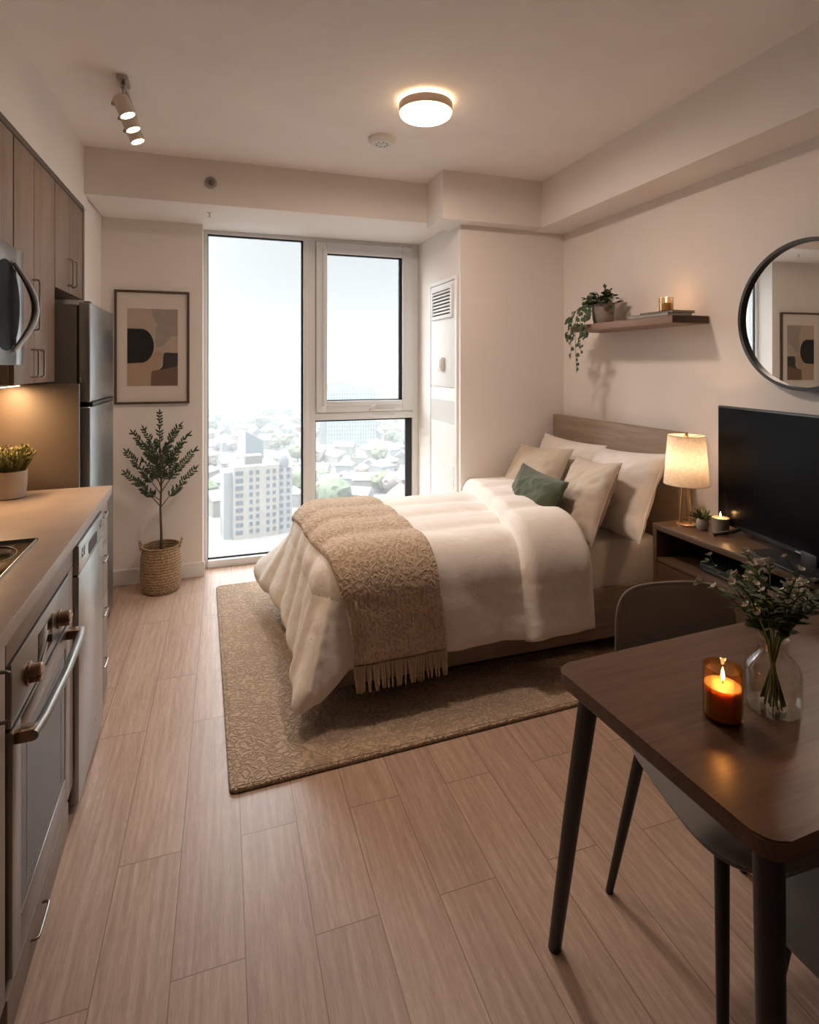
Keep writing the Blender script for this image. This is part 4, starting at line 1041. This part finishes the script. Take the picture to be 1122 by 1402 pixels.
# candle and vase on table
cd = candle('candle', 'lit amber glass candle on the dining table', (.888, .806, TZ), [(0, 0), (.030, 0), (.0335, .004), (.0335, .098), (.0315, .098), (.0315, .008), (0, .008)], AMBER, [(0, .0085), (.031, .0085), (.031, .064), (.006, .066), (0, .066)], AMBERWAX, .074, .065)
vs = thing('flower_vase', 'clear glass bottle vase of water on the dining table', 'vase', (1.003, .797, TZ))
VP = [(0, .001), (.040, .001), (.046, .006), (.0485, .02), (.0485, .075), (.045, .09), (.034, .102), (.027, .108), (.025, .118), (.0255, .133), (.028, .138)]
b = NB(); lathe(b, VP + [(.0265, .138), (.024, .132), (.0235, .118), (.0255, .109), (.033, .100), (.0435, .088), (.0465, .075), (.0465, .021), (.044, .009), (0, .006)], 48); part('glass', b, GLASS, vs, local=True)
b = NB(); lathe(b, [(0, .0065), (.0435, .0095), (.046, .021), (.046, .062), (0, .062)], 40); part('water', b, WATER, vs, local=True)
bq = thing('flower_bouquet', 'bouquet of small white blossoms and green leaves in the clear vase', 'flowers', (1.003, .797, TZ + .01))
rnd = random.Random(17); stm = NB(); lv = NB(); pt = NB()
def blossom(c, d, r):
    d = d.normalized(); s = d.cross(Vector((.2, .3, 1))).normalized(); u = s.cross(d)
    for k in range(5):
        a = k * 2 * PI / 5 + rnd.random() * .4; e = s * math.cos(a) + u * math.sin(a)
        leaf(pt, c, e + d * rnd.uniform(.4, .9), d, r, r * .9, .3, -.1)
for i in range(26):
    a = rnd.random() * 2 * PI; rr_ = rnd.uniform(.02, .135); hz = rnd.uniform(.19, .30) - rr_ * .35
    f0 = Vector((-.030 * math.cos(a) * rnd.uniform(.3, 1), -.030 * math.sin(a) * rnd.uniform(.3, 1), .004)); nk = Vector((.012 * math.cos(a), .012 * math.sin(a), .122)); e_ = Vector((rr_ * math.cos(a), rr_ * math.sin(a), hz))
    P = [f0.lerp(nk, k / 5) for k in range(5)] + bez(nk, e_, Vector((0, 0, .02)) , 8)
    tube(stm, P, [.0016] * 8 + [.0012] * (len(P) - 8), 6)
    for j in range(6, len(P)):
        for s in (-1, 1):
            if rnd.random() < .72:
                d = (P[j] - P[j - 1]).normalized(); sd = Vector((math.cos(a + s * 1.4 + rnd.uniform(-.6, .6)), math.sin(a + s * 1.4 + rnd.uniform(-.6, .6)), rnd.uniform(-.2, .5)))
                big = j < 11; leaf(lv, P[j], d * .5 + sd, (0, 0, 1), rnd.uniform(.028, .042) if big else rnd.uniform(.014, .024), rnd.uniform(.015, .022) if big else .009, .15, .2)
    if rnd.random() < .85: blossom(P[-1], (P[-1] - P[-2]), rnd.uniform(.009, .013))
    for k in range(2):
        j = rnd.randint(8, len(P) - 2); off = Vector((rnd.uniform(-.02, .02), rnd.uniform(-.02, .02), rnd.uniform(.005, .028))); tube(stm, [P[j], P[j] + off], .0008, 5); blossom(P[j] + off, off + Vector((0, 0, .01)), rnd.uniform(.007, .011))
part('stems', stm, LEAFD, bq, local=True); part('leaves', lv, LEAFM, bq, local=True, smooth=False); part('blossoms', pt, PETAL, bq, local=True, smooth=False)
# ================================================================= CITY BELOW
GZ = -58.6
GROUND = mat('city_ground', (.5, .52, .45), .95)
def ground_nodes(m):
    v = coords(m); n = N(m, 'ShaderNodeTexNoise', Scale=.02, Detail=6., Roughness=.7); L(m, v, n.inputs['Vector'])
    L(m, ramp(m, n.outputs['Fac'], [(.38, (0.093, 0.104, 0.073)), (.5, (0.133, 0.128, 0.119)), (.62, (0.150, 0.148, 0.143))]), BSDF(m).inputs['Base Color'])
ground_nodes(GROUND)
b = NB(); box(b, -1500, 90, GZ - 2, 2600, 3200, GZ)
struct('ground', b, GROUND, 'pale city ground far below the window', 'ground')
PAVE = noisy('pale_paving', (0.163, 0.161, 0.156), .9, .06, .15)
b = NB(); box(b, -40, 140, GZ, 60, 196, GZ + .3)
struct('ground_plaza', b, PAVE, 'pale paved lot at the foot of the apartment block', 'ground')
def hills():
    b = NB(); n = 80; rows = []
    for k in range(5):
        row = []
        for i in range(n + 1):
            x = -1400 + 4200 * i / n; h = 10 + 52 * max(0, noise.noise(Vector((i * .09, 3.3, 0))) * .8 + .35) + 5 * noise.noise(Vector((i * .6, 1, 0)))
            h *= (0, .45, .85, 1., .9)[k]; row.append(b.verts.new((x, 1900 + k * 260, GZ + h)))
        rows.append(row)
    for r0, r1 in zip(rows[:-1], rows[1:]):
        for i in range(n): b.faces.new((r0[i], r0[i + 1], r1[i + 1], r1[i]))
    return b
struct('hills', hills(), noisy('far_hill', (0.048, 0.060, 0.053), .95, .25, .01), 'low wooded hills on the hazy horizon', 'hills', smooth=True)
HWALL = [noisy('house_wall_' + n, c, .9, .05, .3) for n, c in (('white', (0.167, 0.165, 0.161)), ('cream', (0.154, 0.145, 0.128)), ('brick', (0.115, 0.084, 0.073)))]
HROOF = [noisy('house_roof_' + n, c, .9, .08, .5) for n, c in (('pale', (0.145, 0.141, 0.137)), ('grey', (0.102, 0.104, 0.108)), ('red', (0.119, 0.084, 0.075)))]
HWIN = mat('far_window', (.06, .07, .085), .5)
TOWERG = mat('tower_glass', (0.093, 0.111, 0.123), .35)
def house(w_, d_, h_, rh, wm, rm, hip=False):
    t = thing('house', 'small pale house among trees in the hazy city below', 'house', (0, 0, GZ), group='houses in the city below')
    b = NB(); box(b, -w_ / 2, -d_ / 2, 0, w_ / 2, d_ / 2, h_); part('walls', b, wm, t, local=True, smooth=False)
    b = NB(); e = .6
    if hip:
        lo = [b.verts.new(p) for p in ((-w_ / 2 - e, -d_ / 2 - e, h_), (w_ / 2 + e, -d_ / 2 - e, h_), (w_ / 2 + e, d_ / 2 + e, h_), (-w_ / 2 - e, d_ / 2 + e, h_))]; a_, c_ = b.verts.new((-w_ / 5, 0, h_ + rh)), b.verts.new((w_ / 5, 0, h_ + rh))
        for f in ((lo[0], lo[1], c_, a_), (lo[1], lo[2], c_), (lo[2], lo[3], a_, c_), (lo[3], lo[0], a_), tuple(lo[::-1])): b.faces.new(f)
    else: prism(b, [(-d_ / 2 - e, h_), (d_ / 2 + e, h_), (0, h_ + rh)], 'x', -w_ / 2 - e, w_ / 2 + e)
    part('roof', b, rm, t, local=True, smooth=False)
    for x in (-w_ / 4, w_ / 4):
        b = NB(); box(b, x - .7, -d_ / 2 - .05, h_ * .45, x + .7, -d_ / 2 + .1, h_ * .75); part('window', b, HWIN, t, local=True, smooth=False)
    return t
protos = [house(12, 9, 6, 4, HWALL[0], HROOF[0]), house(10, 11, 7, 4.5, HWALL[1], HROOF[1]), house(14, 9, 6, 4, HWALL[2], HROOF[2], True), house(11, 10, 8, 4, HWALL[0], HROOF[1], True), house(16, 11, 7, 3.5, HWALL[1], HROOF[0])]
def tree(r, h, m):
    t = thing('city_tree', 'blurred leafy tree between the houses of the city below', 'tree', (0, 0, GZ), group='trees in the city below')
    b = NB(); bmesh.ops.create_icosphere(b, subdivisions=3, radius=1)
    for v in b.verts:
        n = noise.noise(v.co * 2.2 + Vector((r, h, 0))) * .28 + noise.noise(v.co * 6) * .12; v.co *= 1 + n; v.co = Vector((v.co.x * r, v.co.y * r, h * .58 + v.co.z * h * .45))
    part('crown', b, m, t, local=True)
    b = NB(); tube(b, [(0, 0, 0), (0, 0, h * .4)], [.4, .3], 6); part('trunk', b, BARK, t, local=True)
    return t
tps = [tree(4.5, 9, noisy('spring_tree', (0.080, 0.088, 0.048), .95, .3, .4)), tree(5.5, 11, noisy('olive_tree', (0.060, 0.073, 0.042), .95, .3, .4)), tree(4, 8, noisy('blossom_tree', (0.106, 0.088, 0.075), .95, .25, .4))]
rnd = random.Random(42); used = []
RES = [(-12, 196, 34, 232), (60, 385, 116, 430), (2, 355, 40, 400), (-30, 196, -9, 250), (-30, 140, 50, 196)]
def free(x, y, r):
    for x0, y0, x1, y1 in RES:
        if x0 - r < x < x1 + r and y0 - r < y < y1 + r: return False
    return all((x - a) ** 2 + (y - c) ** 2 > (r + q) ** 2 for a, c, q in used)
def spots(n, r, ymin, ymax, pw):
    out = []; tries = 0
    while len(out) < n and tries < 20000:
        tries += 1
        y = ymin + (ymax - ymin) * rnd.random() ** pw; x = y * rnd.uniform(-.12, .44)
        if free(x, y, r): used.append((x, y, r)); out.append((x, y))
    return out
def scatter(ps, sp, smin, smax):
    first = set()
    for i, (x, y) in enumerate(sp):
        k = rnd.randrange(len(ps)); o = ps[k]
        if k in first: o = copy_tree(ps[k])
        first.add(k)
        s = rnd.uniform(smin, smax); o.location = (x, y, GZ); o.rotation_euler = (0, 0, rnd.choice((.35, .35 + PI / 2, -.5, 1.1)) + rnd.uniform(-.1, .1)); o.scale = (s, s, s)
scatter(protos, spots(280, 6.5, 190, 900, 1.25), .62, .95)
scatter(tps, spots(240, 3.8, 190, 900, 1.25), .7, 1.3)
# apartment block
ap = thing('apartment_block', 'pale mid-rise apartment block with rows of dark windows seen through the tall pane', 'building', (12, 208, GZ), .12)
CREAMB = noisy('apartment_wall', (.19, .175, .155), .9, .04, .3);  CREAMD = noisy('apartment_band', (0.111, 0.104, 0.097), .9)
b = NB(); box(b, -9.5, -6, 0, 6, 6, 25); part('tower', b, CREAMB, ap, local=True, smooth=False)
b = NB(); box(b, 6, -5, 0, 11, 6, 23.5); box(b, -12.5, -4, 0, -9.5, 6, 23); part('wing', b, HWALL[0], ap, local=True, smooth=False)
b = NB(); box(b, -5, -2, 25, 1, 3, 28); part('roof_house', b, CREAMD, ap, local=True, smooth=False)
b = NB(); lathe(b, [(0, 23.5), (1.8, 23.5), (1.8, 26), (1.2, 27.5), (0, 29)], 12, (8.5, -3, 0)); part('turret', b, HROOF[1], ap, local=True)
win = None
for i in range(9):
    z = 1.8 + i * 2.55
    for x in (-8.2, -6.9, -3.6, -1.4, 2.2, 4.4, 7.2, 9.6):
        if win is None:
            b = NB(); box(b, -.55, -.15, 0, .55, .05, 1.35); win = part('window', b, HWIN, ap, local=True, smooth=False); c = win
        else: c = win.copy(); COL.objects.link(c)
        c.parent = ap; c.location = (x, -6.05 if x < 6 else -5.05, z)
nb = thing('office_building', 'low glassy building at the left edge of the window view', 'building', (-19, 222, GZ), .1)
b = NB(); box(b, -9, -7, 0, 9, 7, 14); part('body', b, HWALL[0], nb, local=True, smooth=False)
for k in range(5):
    b = NB(); box(b, 1.5, -7.1, 1 + k * 2.6, 8.6, -6.9, 3 + k * 2.6); part('window', b, TOWERG, nb, local=True, smooth=False)
tw_ = thing('glass_tower', 'blue-grey gridded glass tower behind the lower window pane', 'building', (88, 408, GZ), -.16)
TOW = mat('tower_grid', (.5, .56, .6), .5)
def tower_nodes(m):
    v = coords(m, (1, 1, 1)); br = N(m, 'ShaderNodeTexBrick', offset=0.); br.inputs['Scale'].default_value = 1.; br.inputs['Brick Width'].default_value = 1.9; br.inputs['Row Height'].default_value = 2.9; br.inputs['Mortar Size'].default_value = .35
    br.inputs['Color1'].default_value = (.075, .11, .13, 1); br.inputs['Color2'].default_value = (.11, .14, .155, 1); br.inputs['Mortar'].default_value = (.22, .235, .24, 1)
    mp = N(m, 'ShaderNodeMapping'); mp.inputs['Rotation'].default_value = (R(-90), 0, 0); L(m, v, mp.inputs['Vector']); L(m, mp.outputs[0], br.inputs['Vector']); L(m, br.outputs['Color'], BSDF(m).inputs['Base Color'])
tower_nodes(TOW)
b = NB(); box(b, -16, -10, 0, 20, 12, 42); part('glass_facade', b, TOW, tw_, local=True, smooth=False)
b = NB(); box(b, -21, -6, 0, -16, 12, 40); part('side_core', b, HWALL[0], tw_, local=True, smooth=False)
b = NB(); box(b, -16, -6, 42, 2, 8, 48); box(b, 4, -6, 42, 19, 8, 45); part('roof_plant', b, HWALL[0], tw_, local=True, smooth=False)
sb = thing('slanted_building', 'small building with a slanted blue glass face beyond the apartment block', 'building', (20, 376, GZ), .3)
b = NB(); prism(b, [(-9, 0), (3, 0), (3, 12), (-9, 19)], 'y', -6, 8); part('body', b, HWALL[0], sb, local=True, smooth=False)
b = NB(); prism(b, [(-8.6, .5), (2.6, .5), (2.6, 11.5), (-8.6, 18)], 'y', -6.2, -5.9); part('glass_face', b, noisy('blue_glass', (0.044, 0.060, 0.075), .4), sb, local=True, smooth=False)
hl = thing('long_hall', 'long white flat-roofed hall beyond the lower window pane', 'building', (80, 262, GZ), -.25)
b = NB(); box(b, -20, -9, 0, 16, 9, 6); part('walls', b, HWALL[1], hl, local=True, smooth=False); b = NB(); prism(b, [(-10, 6), (10, 6), (0, 8)], 'x', -21, 17); part('roof', b, HROOF[0], hl, local=True, smooth=False)
# mid-distance treetops, too many to count
b = NB(); rnd = random.Random(77)
for i in range(900):
    y = 915 + 1000 * rnd.random() ** .9; x = y * rnd.uniform(-.15, .5); r = rnd.uniform(5, 13)
    t2 = bmesh.new(); bmesh.ops.create_icosphere(t2, subdivisions=1, radius=r); t2.transform(Matrix.Translation((x, y, GZ + r * .35)) @ Matrix.Diagonal((1.2, 1.2, .8, 1))); join(b, t2)
solo('far_treetops', b, noisy('far_tree', (0.044, 0.058, 0.044), .95, .3, .05), 'hazy belt of treetops toward the horizon', 'trees', (0, 900, GZ), kind='stuff')
b = NB()
for i in range(260):
    y = 925 + 1100 * rnd.random(); x = y * rnd.uniform(-.15, .5); w_, h_ = rnd.uniform(8, 22), rnd.uniform(8, 22)
    box(b, x - w_ / 2, y - 7, GZ, x + w_ / 2, y + 7, GZ + h_)
solo('far_buildings', b, HWALL[0], 'scattered pale buildings in the hazy distance', 'buildings', (0, 900, GZ), kind='stuff', smooth=False)
# haze over the city
hz = bpy.data.materials.new('city_haze'); hz.use_nodes = True; nt = hz.node_tree; nt.nodes.remove(nt.nodes['Principled BSDF'])
vs_ = N(hz, 'ShaderNodeVolumeScatter', Density=.00052); vs_.inputs['Color'].default_value = (.95, .98, 1, 1)
va_ = N(hz, 'ShaderNodeVolumeAbsorption', Density=.00125); va_.inputs['Color'].default_value = (0, 0, 0, 1)
ad_ = N(hz, 'ShaderNodeAddShader'); L(hz, vs_.outputs[0], ad_.inputs[0]); L(hz, va_.outputs[0], ad_.inputs[1]); L(hz, ad_.outputs[0], nt.nodes['Material Output'].inputs['Volume'])
b = NB(); box(b, -1400, 95, GZ + .02, 2500, 3100, 30)
solo('city_haze', b, hz, 'pale daylight haze lying over the city outside the window', 'haze', (0, 95, GZ), kind='stuff', smooth=False)

# ================================================================= LIGHT
W = bpy.data.worlds.new('World'); S.world = W; W.use_nodes = True
bg = W.node_tree.nodes['Background']; bg.inputs['Strength'].default_value = 1.0
def sky_nodes():
    # overcast sky: brightest overhead, a third of that at the horizon
    nt = W.node_tree; tc = nt.nodes.new('ShaderNodeTexCoord'); sp = nt.nodes.new('ShaderNodeSeparateXYZ'); nt.links.new(tc.outputs['Generated'], sp.inputs[0])
    r = nt.nodes.new('ShaderNodeValToRGB'); e = r.color_ramp.elements; e[0].position = .0; e[0].color = (.318, .33, .337, 1); e[1].position = 1.; e[1].color = (6.6, 6.8, 7.05, 1)
    m = e.new(.24); m.color = (.318, .33, .338, 1); m = e.new(.42); m.color = (2.7, 2.78, 2.86, 1)
    nt.links.new(sp.outputs['Z'], r.inputs[0])
    # bright lobe added to the sky, out of view left, to light the room
    nm = nt.nodes.new('ShaderNodeVectorMath'); nm.operation = 'NORMALIZE'; nt.links.new(tc.outputs['Generated'], nm.inputs[0])
    dt = nt.nodes.new('ShaderNodeVectorMath'); dt.operation = 'DOT_PRODUCT'; nt.links.new(nm.outputs[0], dt.inputs[0]); dt.inputs[1].default_value = Vector((-.78, .50, .40)).normalized()
    mx = nt.nodes.new('ShaderNodeMath'); mx.operation = 'MAXIMUM'; nt.links.new(dt.outputs['Value'], mx.inputs[0]); mx.inputs[1].default_value = 0
    pw = nt.nodes.new('ShaderNodeMath'); pw.operation = 'POWER'; nt.links.new(mx.outputs[0], pw.inputs[0]); pw.inputs[1].default_value = 9.
    gl = nt.nodes.new('ShaderNodeMix'); gl.data_type = 'RGBA'; gl.blend_type = 'ADD'; gl.inputs[0].default_value = 1.
    cv = nt.nodes.new('ShaderNodeVectorMath'); cv.operation = 'SCALE'; cv.inputs[0].default_value = (9, 9, 8.8); nt.links.new(pw.outputs[0], cv.inputs['Scale'])
    nt.links.new(r.outputs[0], gl.inputs['A']); nt.links.new(cv.outputs[0], gl.inputs['B']); nt.links.new(gl.outputs['Result'], bg.inputs['Color'])
sky_nodes()
def light(name, kind, loc, power, col, **k):
    l = bpy.data.lights.new(name, kind); l.energy = power; l.color = col
    for a, v in k.items():
        if a == 'portal': l.cycles.is_portal = v
        elif a != 'rot': setattr(l, a, v)
    o = bpy.data.objects.new(name, l); COL.objects.link(o); o.location = loc; o.rotation_euler = k.get('rot', (0, 0, 0)); o['kind'] = 'helper'
    return o
light('window_portal', 'AREA', (.66, YW + .09, 1.18), 1, (1, 1, 1), shape='RECTANGLE', size=1.58, size_y=2.36, rot=(R(-90), 0, 0), portal=True)
WARM = (1., .72, .46)
light('ceiling_lamp_glow', 'AREA', (.875, 2.39, ZC - .085), 5.8, (1., .79, .67), shape='DISK', size=.23)
light('table_lamp_glow', 'POINT', (1.975, 1.985, SZ + .29), 3.0, (1., .65, .38), shadow_soft_size=.025)
light('cabinet_strip_glow', 'AREA', (-.85, 2.57, 1.318), 1.2, (1., .58, .28), shape='RECTANGLE', size=.07, size_y=.3)
for k, yy in enumerate((2.615, 2.765, 2.905)):
    d = Vector((.34, .02, -.80)).normalized(); q = Vector((0, 0, -1)).rotation_difference(d).to_euler()
    light('spot_glow', 'SPOT', Vector((-.40, yy, ZC - .112)) + d * .045, 6, (1., .74, .50), spot_size=R(80), spot_blend=.6, shadow_soft_size=.025, rot=q)
light('table_candle_glow', 'POINT', (.888, .806, TZ + .086), .17, (1., .56, .24), shadow_soft_size=.006)
light('stand_candle_glow', 'POINT', (2.02, 1.845, SZ + .085), .10, (1., .52, .2), shadow_soft_size=.006)
light('shelf_candle_glow', 'POINT', (2.11, 2.25, 1.6755 + .066), .12, (1., .52, .2), shadow_soft_size=.006)

# ================================================================= CAMERA
cam = bpy.data.cameras.new('camera'); co = bpy.data.objects.new('camera', cam); COL.objects.link(co); S.camera = co
FPX = 763.9
cam.sensor_fit = 'AUTO'; cam.sensor_width = 36; cam.lens = 36 * FPX / 1402
cam.shift_y = -(701 - 500.7) / 1402
cam.clip_start = .02; cam.clip_end = 8000
co.location = (0, 0, 1.406); co.rotation_euler = (R(90), 0, -.322)
vw = S.view_settings; S.display_settings.display_device = 'sRGB'
vw.view_transform = 'Standard'; vw.look = 'None'; vw.gamma = 1; vw.use_curve_mapping = False; vw.exposure = 1.42
S.cycles.max_bounces = 10; S.cycles.diffuse_bounces = 6; S.cycles.transparent_max_bounces = 24; S.cycles.volume_bounces = 2
S.cycles.sample_clamp_indirect = 6
